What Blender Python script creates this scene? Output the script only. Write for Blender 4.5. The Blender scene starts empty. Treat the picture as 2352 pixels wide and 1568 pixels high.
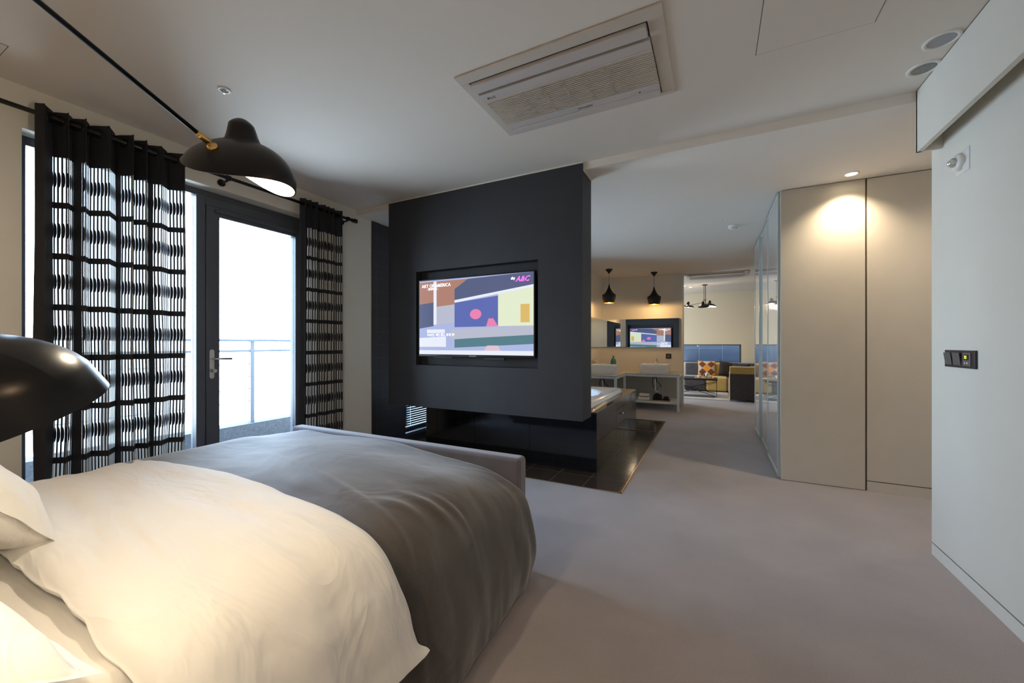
import bpy, math, random
from mathutils import Vector, Matrix, noise
random.seed(7)
PI = math.pi
COL = bpy.context.scene.collection
RW, DN = [], []

# ------------------------------------------------------------------ materials
def mat(name, col, rough=0.5, metal=0.0, var=0.04, scale=40.0, bump=0.0, bscale=None, coat=0.0, spec=0.5,
        sheen=0.0, emit=None, estr=0.0, transmission=0.0, ior=1.45):
    m = bpy.data.materials.new(name); m.use_nodes = True
    nt = m.node_tree; N = nt.nodes; L = nt.links
    p = N['Principled BSDF']
    p.inputs['Roughness'].default_value = rough
    p.inputs['Metallic'].default_value = metal
    p.inputs['Specular IOR Level'].default_value = spec
    p.inputs['IOR'].default_value = ior
    p.inputs['Coat Weight'].default_value = coat
    p.inputs['Coat Roughness'].default_value = 0.03
    p.inputs['Sheen Weight'].default_value = sheen
    p.inputs['Transmission Weight'].default_value = transmission
    tc = N.new('ShaderNodeTexCoord')
    nz = N.new('ShaderNodeTexNoise'); nz.inputs['Scale'].default_value = scale
    nz.inputs['Detail'].default_value = 4
    L.new(tc.outputs['Object'], nz.inputs['Vector'])
    rp = N.new('ShaderNodeValToRGB')
    a = [max(0, c * (1 - var)) for c in col]; b = [min(1, c * (1 + var)) for c in col]
    rp.color_ramp.elements[0].color = (*a, 1); rp.color_ramp.elements[1].color = (*b, 1)
    rp.color_ramp.elements[0].position = 0.3; rp.color_ramp.elements[1].position = 0.7
    L.new(nz.outputs['Fac'], rp.inputs['Fac'])
    L.new(rp.outputs['Color'], p.inputs['Base Color'])
    if bump:
        n2 = N.new('ShaderNodeTexNoise'); n2.inputs['Scale'].default_value = bscale or scale
        n2.inputs['Detail'].default_value = 3
        L.new(tc.outputs['Object'], n2.inputs['Vector'])
        bp = N.new('ShaderNodeBump'); bp.inputs['Strength'].default_value = bump
        bp.inputs['Distance'].default_value = 0.01
        L.new(n2.outputs['Fac'], bp.inputs['Height']); L.new(bp.outputs['Normal'], p.inputs['Normal'])
    if emit:
        p.inputs['Emission Color'].default_value = (*emit, 1); p.inputs['Emission Strength'].default_value = estr
    return m

M = {}
M['paint'] = mat('paint_white', (0.75, 0.71, 0.63), 0.75, var=0.012, scale=3, bump=0.03, bscale=300)
M['ceil'] = mat('ceiling_paint', (0.75, 0.69, 0.62), 0.8, var=0.01, scale=2)
M['panelw'] = mat('panel_white', (0.72, 0.685, 0.61), 0.5, var=0.015, scale=4)
M['cabpaint'] = mat('cabinet_cream', (0.62, 0.585, 0.52), 0.42, var=0.02, scale=6)
M['dark'] = mat('charcoal_paint', (0.030, 0.030, 0.034), 0.6, var=0.06, scale=5)
M['groove'] = mat('groove_dark', (0.10, 0.08, 0.06), 0.8)
M['granite'] = mat('black_granite', (0.010, 0.0105, 0.013), 0.06, var=0.5, scale=260, spec=0.6)
M['steel'] = mat('brushed_steel', (0.62, 0.62, 0.62), 0.25, 1.0, var=0.03)
M['chrome'] = mat('chrome', (0.85, 0.85, 0.85), 0.06, 1.0, var=0.01)
M['brass'] = mat('brass', (0.85, 0.55, 0.20), 0.18, 1.0, var=0.05)
M['gold'] = mat('gold_inside', (0.95, 0.55, 0.12), 0.3, 1.0, var=0.05)
M['black'] = mat('black_satin', (0.005, 0.005, 0.006), 0.30, var=0.1, spec=0.5, coat=0.0)
M['blackmat'] = mat('black_matt', (0.012, 0.012, 0.013), 0.6, var=0.1)
M['shadein'] = mat('shade_inside_white', (0.9, 0.88, 0.82), 0.6, var=0.01)
M['frame'] = mat('anthracite_frame', (0.075, 0.082, 0.100), 0.4, var=0.05, scale=8)
M['tilewall'] = None
M['porcelain'] = mat('porcelain', (0.86, 0.86, 0.84), 0.12, var=0.01, coat=0.5)
M['acrylic'] = mat('bath_acrylic', (0.80, 0.80, 0.79), 0.1, var=0.01, coat=0.6)
M['marble'] = mat('pale_marble', (0.60, 0.57, 0.53), 0.2, var=0.14, scale=30)
M['metalw'] = mat('white_metal', (0.82, 0.86, 0.86), 0.35, var=0.02)
M['sheet'] = mat('cotton_white', (0.86, 0.84, 0.80), 0.8, var=0.01, scale=6, bump=0.05, bscale=500, sheen=0.2)
M['pillow'] = mat('pillow_cotton', (0.86, 0.84, 0.80), 0.8, var=0.01, scale=6, bump=0.12, bscale=9, sheen=0.2)
def crease(m, sx, sy, sz, dist, strength):
    N = m.node_tree.nodes; L = m.node_tree.links; p = N['Principled BSDF']
    tc = N.new('ShaderNodeTexCoord'); mp = N.new('ShaderNodeMapping'); mp.inputs['Scale'].default_value = (sx, sy, sz); mp.inputs['Rotation'].default_value = (0, 0, .5)
    L.new(tc.outputs['Object'], mp.inputs[0])
    n = N.new('ShaderNodeTexNoise'); n.inputs['Scale'].default_value = 1; n.inputs['Detail'].default_value = 3; n.inputs['Distortion'].default_value = 1.2
    L.new(mp.outputs[0], n.inputs['Vector'])
    r = N.new('ShaderNodeMath'); r.operation = 'PINGPONG'; r.inputs[1].default_value = .5; L.new(n.outputs['Fac'], r.inputs[0])
    b = N.new('ShaderNodeBump'); b.inputs['Strength'].default_value = strength; b.inputs['Distance'].default_value = dist
    L.new(r.outputs[0], b.inputs['Height'])
    if p.inputs['Normal'].links: L.new(p.inputs['Normal'].links[0].from_socket, b.inputs['Normal'])
    L.new(b.outputs[0], p.inputs['Normal'])
crease(M['sheet'], 1.6, 5.0, 3.0, .05, .42); crease(M['pillow'], 5.0, 9.0, 6.0, .03, .5)
M['footb'] = mat('grey_suede', (0.092, 0.087, 0.108), 0.75, var=0.16, scale=9, sheen=0.7, bump=0.05, bscale=200)
M['plasticw'] = mat('white_plastic', (0.74, 0.72, 0.68), 0.35, var=0.01)
M['acpl'] = mat('ac_plastic', (0.60, 0.535, 0.46), 0.45, var=0.01)
M['acpink'] = mat('ac_panel_grey', (0.56, 0.51, 0.485), 0.4, var=0.01)
M['acgap'] = mat('ac_gap', (0.05, 0.05, 0.052), 0.5)
M['acgrille'] = mat('ac_grille_dark', (0.27, 0.22, 0.17), 0.6)
M['grillegrey'] = mat('speaker_grille', (0.36, 0.36, 0.37), 0.5, var=0.1, scale=400)
M['lens'] = mat('lens_dark', (0.20, 0.20, 0.19), 0.25, var=0.2, scale=50)
M['lampglow'] = mat('lamp_glow_warm', (1, 0.9, 0.7), 0.5, emit=(1.0, 0.80, 0.50), estr=14)
M['spotglow'] = mat('spot_glow', (1, 0.9, 0.7), 0.5, emit=(1.0, 0.82, 0.55), estr=16)
M['pendglow'] = mat('pendant_glow', (1, 0.7, 0.3), 0.5, emit=(1.0, 0.58, 0.16), estr=22)
M['teal'] = mat('teal_glass', (0.02, 0.20, 0.16), 0.12, var=0.1, coat=0.6)
M['rubber'] = mat('dark_hose', (0.03, 0.03, 0.03), 0.5)
M['bluemetal'] = mat('blue_cap', (0.05, 0.12, 0.22), 0.4)
M['towel'] = mat('white_terry', (0.80, 0.78, 0.74), 0.95, var=0.05, scale=120, bump=0.4, bscale=250)
M['pouch'] = mat('black_cloth', (0.010, 0.010, 0.010), 0.9, var=0.4, scale=60, bump=0.3)
M['wood'] = mat('light_wood', (0.50, 0.30, 0.14), 0.5, var=0.2, scale=25)
M['switchb'] = mat('brown_switch_frame', (0.030, 0.024, 0.028), 0.35, var=0.05)
M['switchk'] = mat('grey_switch_key', (0.17, 0.16, 0.16), 0.3, 0.3, var=0.05)
M['yellowled'] = mat('led_digits', (0.6, 0.6, 0.1), 0.5, emit=(0.8, 0.75, 0.05), estr=0.9)
M['white_e'] = mat('tv_caption_white', (1, 1, 1), 0.5, emit=(1, 1, 1), estr=.8)
M['pink_e'] = mat('tv_caption_pink', (1, .2, .8), 0.5, emit=(1, 0.12, 0.75), estr=.7)
M['sofag'] = mat('sofa_charcoal', (0.075, 0.070, 0.075), 0.9, var=0.15, scale=14, sheen=0.5)
M['sofay'] = mat('sofa_yellow', (0.60, 0.42, 0.13), 0.85, var=0.06, scale=12, sheen=0.3)
M['cushd'] = mat('cushion_brown', (0.030, 0.020, 0.016), 0.9, var=0.1)
M['cushn'] = mat('cushion_navy', (0.018, 0.022, 0.035), 0.8, var=0.1)
M['cup'] = mat('cup_white', (0.8, 0.76, 0.7), 0.3)
M['textd'] = mat('logo_grey', (0.10, 0.10, 0.10), 0.5)
M['concrete'] = mat('outer_wall_panel', (0.030, 0.036, 0.052), 0.8, var=0.1, scale=5)
M['concretej'] = mat('outer_wall_joint', (0.11, 0.125, 0.15), 0.8)
M['snow'] = mat('outer_ledge', (0.25, 0.28, 0.32), 0.8)
M['balc'] = mat('balcony_concrete', (0.10, 0.10, 0.105), 0.85, var=0.25, scale=60, bump=0.2)
M['rail'] = mat('railing_metal', (0.13, 0.14, 0.16), 0.5, 0.0)
M['city'] = mat('distant_facade', (0.35, 0.38, 0.42), 0.9, var=0.2, scale=1.0)
M['blind'] = mat('blind_slat', (0.75, 0.77, 0.80), 0.5)

def glossy_white(name):
    m = mat(name, (0.60, 0.635, 0.625), 0.07, var=0.01, spec=1.0, coat=1.0, ior=1.8)
    return m
M['glassw'] = glossy_white('back_painted_glass')
M['alu'] = mat('green_edge_aluminium', (0.50, 0.56, 0.55), 0.3, 0.2, var=0.02)
def mirror():
    m = mat('mirror_silver', (0.86, 0.90, 0.88), 0.0, 1.0, var=0.0)
    return m
M['mirror'] = mirror()
def glass():
    m = bpy.data.materials.new('window_glass'); m.use_nodes = True
    nt = m.node_tree; N = nt.nodes; L = nt.links; N.remove(N['Principled BSDF'])
    t = N.new('ShaderNodeBsdfTransparent'); t.inputs[0].default_value = (0.93, 0.96, 0.97, 1)
    g = N.new('ShaderNodeBsdfGlossy'); g.inputs['Roughness'].default_value = 0.02
    f = N.new('ShaderNodeFresnel'); f.inputs['IOR'].default_value = 1.35
    x = N.new('ShaderNodeMixShader'); L.new(f.outputs[0], x.inputs[0]); L.new(t.outputs[0], x.inputs[1]); L.new(g.outputs[0], x.inputs[2])
    L.new(x.outputs[0], N['Material Output'].inputs['Surface'])
    return m
M['glass'] = glass()

def nodes_of(m):
    return m.node_tree.nodes, m.node_tree.links
def carpet():
    m = mat('carpet_taupe', (0.345, 0.30, 0.295), 0.95, var=0.10, scale=2.2, sheen=0.35)
    N, L = nodes_of(m); p = N['Principled BSDF']
    tc = N.new('ShaderNodeTexCoord')
    n = N.new('ShaderNodeTexNoise'); n.inputs['Scale'].default_value = 340; n.inputs['Detail'].default_value = 5
    L.new(tc.outputs['Object'], n.inputs['Vector'])
    mx = N.new('ShaderNodeMix'); mx.data_type = 'RGBA'; mx.blend_type = 'MULTIPLY'; mx.inputs[0].default_value = 0.55
    src = p.inputs['Base Color'].links[0].from_socket
    r = N.new('ShaderNodeValToRGB'); r.color_ramp.elements[0].position = .33; r.color_ramp.elements[0].color = (.62, .62, .62, 1)
    r.color_ramp.elements[1].position = .66; r.color_ramp.elements[1].color = (1.15, 1.15, 1.15, 1)
    L.new(n.outputs['Fac'], r.inputs[0]); L.new(src, mx.inputs[6]); L.new(r.outputs[0], mx.inputs[7])
    L.new(mx.outputs[2], p.inputs['Base Color'])
    b = N.new('ShaderNodeBump'); b.inputs['Strength'].default_value = .35; b.inputs['Distance'].default_value = .006
    L.new(n.outputs['Fac'], b.inputs['Height']); L.new(b.outputs[0], p.inputs['Normal'])
    return m
M['carpet'] = carpet()
def blanket_mat():
    m = mat('grey_brown_weave', (0.058, 0.050, 0.047), 0.62, var=0.10, scale=3, sheen=0.55, spec=0.4)
    N, L = nodes_of(m); p = N['Principled BSDF']
    tc = N.new('ShaderNodeTexCoord')
    n = N.new('ShaderNodeTexNoise'); n.inputs['Scale'].default_value = 520; n.inputs['Detail'].default_value = 3
    L.new(tc.outputs['Object'], n.inputs['Vector'])
    r = N.new('ShaderNodeValToRGB'); r.color_ramp.elements[0].position = .36; r.color_ramp.elements[0].color = (.5, .5, .5, 1)
    r.color_ramp.elements[1].position = .64; r.color_ramp.elements[1].color = (1.35, 1.3, 1.25, 1)
    L.new(n.outputs['Fac'], r.inputs[0])
    mx = N.new('ShaderNodeMix'); mx.data_type = 'RGBA'; mx.blend_type = 'MULTIPLY'; mx.inputs[0].default_value = 0.7
    src = p.inputs['Base Color'].links[0].from_socket
    L.new(src, mx.inputs[6]); L.new(r.outputs[0], mx.inputs[7]); L.new(mx.outputs[2], p.inputs['Base Color'])
    b = N.new('ShaderNodeBump'); b.inputs['Strength'].default_value = .15; b.inputs['Distance'].default_value = .002
    L.new(n.outputs['Fac'], b.inputs['Height']); L.new(b.outputs[0], p.inputs['Normal'])
    return m
M['blanket'] = blanket_mat(); crease(M['blanket'], 2.2, 3.6, 2.0, .035, .26)

def tile_mat(name, base, grout, sx, sy, ox, oy, axes, rough, joint=0.004, speck=0.35):
    """tiles in world metres; axes: which two object axes carry the grid"""
    m = mat(name, base, rough, var=speck, scale=220, spec=0.5)
    N, L = nodes_of(m); p = N['Principled BSDF']
    tc = N.new('ShaderNodeNewGeometry'); sp = N.new('ShaderNodeSeparateXYZ'); L.new(tc.outputs['Position'], sp.inputs[0])
    def line(out, s, o):
        a = N.new('ShaderNodeMath'); a.operation = 'SUBTRACT'; L.new(out, a.inputs[0]); a.inputs[1].default_value = o
        d = N.new('ShaderNodeMath'); d.operation = 'PINGPONG'; L.new(a.outputs[0], d.inputs[0]); d.inputs[1].default_value = s / 2
        c = N.new('ShaderNodeMath'); c.operation = 'LESS_THAN'; L.new(d.outputs[0], c.inputs[0]); c.inputs[1].default_value = joint / 2
        return c.outputs[0]
    a = line(sp.outputs[axes[0]], sx, ox); b = line(sp.outputs[axes[1]], sy, oy)
    mxm = N.new('ShaderNodeMath'); mxm.operation = 'MAXIMUM'; L.new(a, mxm.inputs[0]); L.new(b, mxm.inputs[1])
    mx = N.new('ShaderNodeMix'); mx.data_type = 'RGBA'
    src = p.inputs['Base Color'].links[0].from_socket
    L.new(mxm.outputs[0], mx.inputs[0]); L.new(src, mx.inputs[6]); mx.inputs[7].default_value = (*grout, 1)
    L.new(mx.outputs[2], p.inputs['Base Color'])
    r = N.new('ShaderNodeMath'); r.operation = 'MULTIPLY_ADD'; L.new(mxm.outputs[0], r.inputs[0])
    r.inputs[1].default_value = 0.5; r.inputs[2].default_value = rough; L.new(r.outputs[0], p.inputs['Roughness'])
    return m
M['tilefloor'] = tile_mat('bath_floor_tile', (0.040, 0.030, 0.024), (0.14, 0.11, 0.09), 0.30, 0.30, -0.985, 3.515, ('X', 'Y'), 0.12)
M['tilewall'] = tile_mat('dark_wall_tile', (0.022, 0.022, 0.027), (0.085, 0.08, 0.08), 0.60, 0.148, 3.26, 0.0, ('Y', 'Z'), 0.45, joint=0.003, speck=0.15)
M['tilewallx'] = tile_mat('dark_wall_tile_return', (0.022, 0.022, 0.027), (0.085, 0.08, 0.08), 0.60, 0.148, -3.3, 0.0, ('X', 'Z'), 0.45, joint=0.003, speck=0.15)

def curtain_mat(Ltot, flip=False):
    m = bpy.data.materials.new('striped_curtain_cloth'); m.use_nodes = True
    N, L = nodes_of(m); N.remove(N['Principled BSDF'])
    uv = N.new('ShaderNodeUVMap'); uv.uv_map = 'UVMap'
    s = N.new('ShaderNodeSeparateXYZ'); L.new(uv.outputs[0], s.inputs[0])
    def mt(op, a, b=None, c=None):
        n = N.new('ShaderNodeMath'); n.operation = op
        for i, x in enumerate((a, b, c)):
            if x is None: continue
            if isinstance(x, (int, float)): n.inputs[i].default_value = x
            else: L.new(x, n.inputs[i])
        return n.outputs[0]
    U, V = s.outputs[0], s.outputs[1]
    P = 0.0205
    ph = mt('FRACT', mt('DIVIDE', U, P))                       # 0..1 across one stripe
    # bead: black lens every .285 m
    dz = mt('PINGPONG', mt('SUBTRACT', V, 2.115), 0.1425)
    q = mt('DIVIDE', dz, 0.042)
    lens = mt('SQRT', mt('MAXIMUM', mt('SUBTRACT', 1.0, mt('MULTIPLY', q, q)), 0.0))
    thr = mt('MULTIPLY_ADD', lens, 0.50, 0.44)                  # dark part of the stripe widens in the bead
    dark1 = mt('LESS_THAN', ph, thr)
    # horizontal ribbons
    band = mt('LESS_THAN', mt('PINGPONG', mt('SUBTRACT', V, 1.972), 0.1425), 0.017)
    head = mt('GREATER_THAN', V, 2.252)
    colm = mt('LESS_THAN', mt('FRACT', mt('DIVIDE', mt('ADD', U, 0.12), 0.47)), 0.125)
    e0 = mt('LESS_THAN', U, 0.13); e1 = mt('GREATER_THAN', U, Ltot - 0.03)
    d = dark1
    for o in (band, head, colm, e0, e1): d = mt('MAXIMUM', d, o)
    dk = N.new('ShaderNodeBsdfPrincipled'); dk.inputs['Base Color'].default_value = (0.012, 0.012, 0.016, 1)
    dk.inputs['Roughness'].default_value = 0.8
    nz = N.new('ShaderNodeTexNoise'); nz.inputs['Scale'].default_value = 500
    tc = N.new('ShaderNodeTexCoord'); L.new(tc.outputs['Object'], nz.inputs['Vector'])
    rr = N.new('ShaderNodeValToRGB'); rr.color_ramp.elements[0].color = (.50, .47, .42, 1); rr.color_ramp.elements[1].color = (.68, .65, .59, 1)
    L.new(nz.outputs['Fac'], rr.inputs[0])
    df = N.new('ShaderNodeBsdfDiffuse'); L.new(rr.outputs[0], df.inputs[0])
    tl = N.new('ShaderNodeBsdfTranslucent'); L.new(rr.outputs[0], tl.inputs[0])
    x1 = N.new('ShaderNodeMixShader'); x1.inputs[0].default_value = 0.20; L.new(df.outputs[0], x1.inputs[1]); L.new(tl.outputs[0], x1.inputs[2])
    tp = N.new('ShaderNodeBsdfTransparent')
    x2 = N.new('ShaderNodeMixShader'); x2.inputs[0].default_value = 0.07; L.new(x1.outputs[0], x2.inputs[1]); L.new(tp.outputs[0], x2.inputs[2])
    x3 = N.new('ShaderNodeMixShader'); L.new(d, x3.inputs[0]); L.new(x2.outputs[0], x3.inputs[1]); L.new(dk.outputs[0], x3.inputs[2])
    L.new(x3.outputs[0], N['Material Output'].inputs['Surface'])
    return m

# ------------------------------------------------------------------ mesh builder
class B:
    def __init__(s): s.v = []; s.f = []; s.m = []; s.uv = None
    def add(s, vs, fs, m=0):
        o = len(s.v); s.v += [Vector(p) for p in vs]
        for f in fs: s.f.append([o + i for i in f]); s.m.append(m)
        return s
    def box(s, x0, x1, y0, y1, z0, z1, m=0):
        vs = [(x, y, z) for z in (z0, z1) for y in (y0, y1) for x in (x0, x1)]
        return s.add(vs, [(0, 2, 3, 1), (4, 5, 7, 6), (0, 1, 5, 4), (2, 6, 7, 3), (0, 4, 6, 2), (1, 3, 7, 5)], m)
    def mbox(s, mx, sx, sy, sz, m=0):
        vs = [mx @ Vector((x * sx / 2, y * sy / 2, z * sz / 2)) for z in (-1, 1) for y in (-1, 1) for x in (-1, 1)]
        return s.add(vs, [(0, 2, 3, 1), (4, 5, 7, 6), (0, 1, 5, 4), (2, 6, 7, 3), (0, 4, 6, 2), (1, 3, 7, 5)], m)
    def quad(s, a, b, c, d, m=0): return s.add([a, b, c, d], [(0, 1, 2, 3)], m)
    def tube(s, pts, r, n=10, m=0, cap=True):
        pts = [Vector(p) for p in pts]; rs = r if isinstance(r, (list, tuple)) else [r] * len(pts)
        vs = []; fs = []; up = None
        for i, p in enumerate(pts):
            t = (pts[min(i + 1, len(pts) - 1)] - pts[max(i - 1, 0)]).normalized()
            if up is None:
                up = Vector((0, 0, 1)) if abs(t.z) < .9 else Vector((1, 0, 0))
            a = t.cross(up).normalized(); b = a.cross(t).normalized(); up = b
            for k in range(n):
                an = 2 * PI * k / n; vs.append(p + (a * math.cos(an) + b * math.sin(an)) * rs[i])
        for i in range(len(pts) - 1):
            for k in range(n):
                k2 = (k + 1) % n; fs.append((i * n + k, i * n + k2, (i + 1) * n + k2, (i + 1) * n + k))
        if cap: fs.append(tuple(range(n))[::-1]); fs.append(tuple((len(pts) - 1) * n + k for k in range(n)))
        return s.add(vs, fs, m)
    def lathe(s, prof, mx=None, n=32, m=0, ms=None, sx=1, sy=1):
        mx = mx or Matrix(); vs = []; 
        for r, z in prof:
            for k in range(n):
                a = 2 * PI * k / n; vs.append(mx @ Vector((r * math.cos(a) * sx, r * math.sin(a) * sy, z)))
        o = len(s.v); s.v += vs
        for i in range(len(prof) - 1):
            for k in range(n):
                k2 = (k + 1) % n
                s.f.append([o + i * n + k, o + i * n + k2, o + (i + 1) * n + k2, o + (i + 1) * n + k]); s.m.append(ms[i] if ms else m)
        return s
    def grid(s, fn, nu, nv, m=0, uvf=None, flip=False):
        o = len(s.v)
        for j in range(nv + 1):
            for i in range(nu + 1): s.v.append(Vector(fn(i / nu, j / nv)))
        for j in range(nv):
            for i in range(nu):
                a = o + j * (nu + 1) + i; q = [a, a + 1, a + nu + 2, a + nu + 1]
                s.f.append(q[::-1] if flip else q); s.m.append(m)
        return s
    def prism(s, poly, z0, z1, mx=None, m=0):
        mx = mx or Matrix(); n = len(poly)
        vs = [mx @ Vector((x, y, z0)) for x, y in poly] + [mx @ Vector((x, y, z1)) for x, y in poly]
        fs = [tuple(range(n))[::-1], tuple(range(n, 2 * n))] + [(i, (i + 1) % n, n + (i + 1) % n, n + i) for i in range(n)]
        return s.add(vs, fs, m)
    def build(s, name, mats, parent=None, bevel=0, smooth=False, origin=None, seg=2, auto=None):
        if not isinstance(mats, (list, tuple)): mats = [mats]
        if parent is not None:
            org = world_loc(parent)
        elif origin is not None: org = Vector(origin)
        else:
            xs = [v.x for v in s.v]; ys = [v.y for v in s.v]; zs = [v.z for v in s.v]
            org = Vector(((min(xs) + max(xs)) / 2, (min(ys) + max(ys)) / 2, min(zs)))
        me = bpy.data.meshes.new(name)
        me.from_pydata([tuple(v - org) for v in s.v], [], s.f)
        for mm in mats: me.materials.append(mm)
        for p, mi in zip(me.polygons, s.m): p.material_index = mi; p.use_smooth = smooth
        me.update()
        o = bpy.data.objects.new(name, me); COL.objects.link(o)
        if parent is not None: o.parent = parent
        else: o.location = org
        if bevel:
            b = o.modifiers.new('bevel', 'BEVEL'); b.width = bevel; b.segments = seg; b.limit_method = 'ANGLE'; b.angle_limit = 0.6
            for p in me.polygons: p.use_smooth = True
            w = o.modifiers.new('wn', 'WEIGHTED_NORMAL'); w.keep_sharp = True
        return o
def world_loc(o):
    v = Vector(o.location); p = o.parent
    while p: v += Vector(p.location); p = p.parent
    return v
def tag(o, label=None, cat=None, group=None, kind=None):
    if label: o['label'] = label
    if cat: o['category'] = cat
    if group: o['group'] = group
    if kind: o['kind'] = kind
    return o
def empty(name, loc, label, cat, group=None):
    o = bpy.data.objects.new(name, None); COL.objects.link(o); o.location = loc; o.empty_display_size = .1
    return tag(o, label, cat, group)
def struct(name, b, m, **k):
    o = b.build(name, m, **k); o['kind'] = 'structure'; return o
def text(s, size, loc, xd, yd, m, parent, name='lettering', ext=0.0004, align='LEFT', shear=0.0, bold=0.0):
    cu = bpy.data.curves.new('t', 'FONT'); cu.body = s; cu.size = size; cu.extrude = ext; cu.align_x = align; cu.shear = shear; cu.offset = bold
    cu.resolution_u = 2
    ob = bpy.data.objects.new('t', cu); COL.objects.link(ob)
    dg = bpy.context.evaluated_depsgraph_get(); me = bpy.data.meshes.new_from_object(ob.evaluated_get(dg))
    bpy.data.objects.remove(ob)
    xd = Vector(xd).normalized(); yd = Vector(yd).normalized(); zd = xd.cross(yd)
    R = Matrix((xd, yd, zd)).transposed().to_4x4(); R.translation = Vector(loc) - world_loc(parent)
    me.transform(R); me.materials.clear(); me.materials.append(m)
    for p in me.polygons: p.material_index = 0
    o = bpy.data.objects.new(name, me); COL.objects.link(o); o.parent = parent
    return o
def fbm(x, y, z=0, o=4): return noise.fractal(Vector((x, y, z)), 1.0, 2.0, o)
def sst(a, b, x):
    t = max(0, min(1, (x - a) / (b - a))); return t * t * (3 - 2 * t)
def crom(pts, t):
    n = len(pts) - 1; k = min(int(t * n), n - 1); u = t * n - k
    p = [Vector(pts[max(0, min(n, k + i - 1))]) for i in range(4)]
    return 0.5 * ((2 * p[1]) + (-p[0] + p[2]) * u + (2 * p[0] - 5 * p[1] + 4 * p[2] - p[3]) * u * u + (-p[0] + 3 * p[1] - 3 * p[2] + p[3]) * u ** 3)

ZC, ZL = 2.605, 2.547        # main and lowered ceiling
XW = -3.36                   # window wall
# ------------------------------------------------------------------ setting
# floor: carpet with an inset of tiles
b = B(); b.box(-3.5, 3.6, -0.6, 3.23, -0.12, 0); b.box(-0.665, 3.6, 3.23, 6.5, -0.12, 0); b.box(-3.5, 3.6, 6.5, 12.0, -0.12, 0)
struct('floor', b, M['carpet'], origin=(0, 0, 0))
struct('floor', B().box(-3.5, -0.670, 3.235, 6.5, -0.12, 0.0), M['tilefloor'], origin=(0, 0, 0))
b = B().box(-3.36, -0.66, 3.225, 3.235, -0.02, 0.006); b.box(-0.670, -0.660, 3.225, 6.5, -0.02, 0.006); b.box(-2.0, -0.66, 6.495, 6.505, -.02, .006)
struct('trim_1', b, mat('brass_edge', (0.55, 0.40, 0.22), 0.25, 1.0), origin=(0, 3, 0))
# drain slot
dr = empty('floor_drain', (-0.95, 5.665, 0), 'narrow steel drain strip across dark floor tiles beside the bathtub', 'drain')
B().box(-1.24, -0.672, 5.650, 5.680, 0, 0.003).build('channel', M['blackmat'], dr)
b = B()
for k in range(26): b.box(-1.235 + k * .0215, -1.235 + k * .0215 + .012, 5.654, 5.676, 0.003, 0.006)
b.build('grate', M['steel'], dr)
# ceilings
struct('ceiling', B().box(-3.5, 2.6, -0.6, 3.0, ZC, ZC + .1), M['ceil'], origin=(0, 0, 2.605))
struct('ceiling', B().box(-3.5, 3.6, 3.0, 12.0, ZL, ZL + .16), M['ceil'], origin=(0, 3, 2.547))
# left wall with openings: door zone y .72-2.47 z 0-2.36 ; bath window y 3.74-5.3 z .06-2.1
b = B(); b.box(XW - .25, XW, -.6, .72, 0, ZC); b.box(XW - .25, XW, .72, 2.47, 2.375, ZC); b.box(XW - .25, XW, 2.47, 3.2, 0, ZC)
struct('wall_left', b, M['paint'], origin=(-3.4, 1, 0))
b = B(); b.box(XW - .25, XW, 3.2, 3.74, 0, ZC); b.box(XW - .25, XW, 3.74, 5.3, 2.1, ZC); b.box(XW - .25, XW, 3.74, 5.3, 0, .06); b.box(XW - .25, XW, 5.3, 5.95, 0, ZC)
b.box(XW, XW + .012, 3.2, 3.30, 0, ZL)
struct('wall_bath', b, M['tilewall'], origin=(-3.4, 4.5, 0))
struct('wall_bath_return', B().box(XW, -2.17, 5.85, 5.95, 0, ZL), M['tilewallx'])
struct('wall_vanity_side', B().box(-2.17, -2.07, 5.85, 8.30, 0, ZL), M['paint'])
struct('wall_vanity', B().box(-3.5, -0.537, 8.30, 8.66, 0, ZL), M['paint'])
struct('wall_back', B().box(-3.6, 2.7, -.72, -.6, 0, ZC), M['paint'])
# right wall (flush panel over a recessed joint), bulkhead in front of it
struct('wall_right', B().box(1.108, 1.23, -.6, 3.108, .072, ZC), M['panelw'])
struct('baseboard_right', B().box(1.108, 1.23, -.6, 3.108, 0, .064), M['panelw'])
struct('trim_2', B().box(1.114, 1.22, -.6, 3.10, .064, .072), M['groove'])
b = B(); b.box(1.005, 1.028, -.6, 2.998, 2.262, ZC - .004)
b.box(1.005, 1.23, 2.985, 3.0, 2.262, ZC)
b.box(1.028, 1.108, -.6, 3.0, 2.44, ZC)
struct('wall_bulkhead', b, M['panelw'])
struct('trim_3', B().box(1.0045, 1.0285, -.6, 2.998, ZC - .004, ZC), M['groove'])
# corridor and living room shell
struct('wall_corridor', B().box(2.5, 2.6, 3.0, 4.19, 0, ZL), M['paint'])
struct('wall_corridor_near', B().box(1.23, 2.6, 3.0, 3.1, 0, ZL), M['paint'])
struct('wall_living_right', B().box(3.51, 3.6, 4.1, 11.95, 0, ZL), M['paint'])
b = B(); b.box(-3.6, -3.5, 8.3, 9.7, 0, ZL); b.box(-3.6, -3.5, 10.9, 11.95, 0, ZL); b.box(-3.6, -3.5, 9.7, 10.9, 2.1, ZL); b.box(-3.6, -3.5, 9.7, 10.9, 0, .6)  # unseen window opening added to bring daylight to living room and passage
struct('wall_living_left', b, M['paint'])
b = B(); YF = 11.86
b.box(-3.5, -2.2, YF, YF + .2, 0, ZL); b.box(-2.2, .62, YF, YF + .2, 1.175, ZL); b.box(-2.2, .62, YF, YF + .2, 0, .70); b.box(.62, 3.6, YF, YF + .2, 0, ZL)
struct('wall_living', b, mat('cream_paint', (0.74, 0.66, 0.50), 0.8, var=.01), origin=(0, YF, 0))
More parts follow.
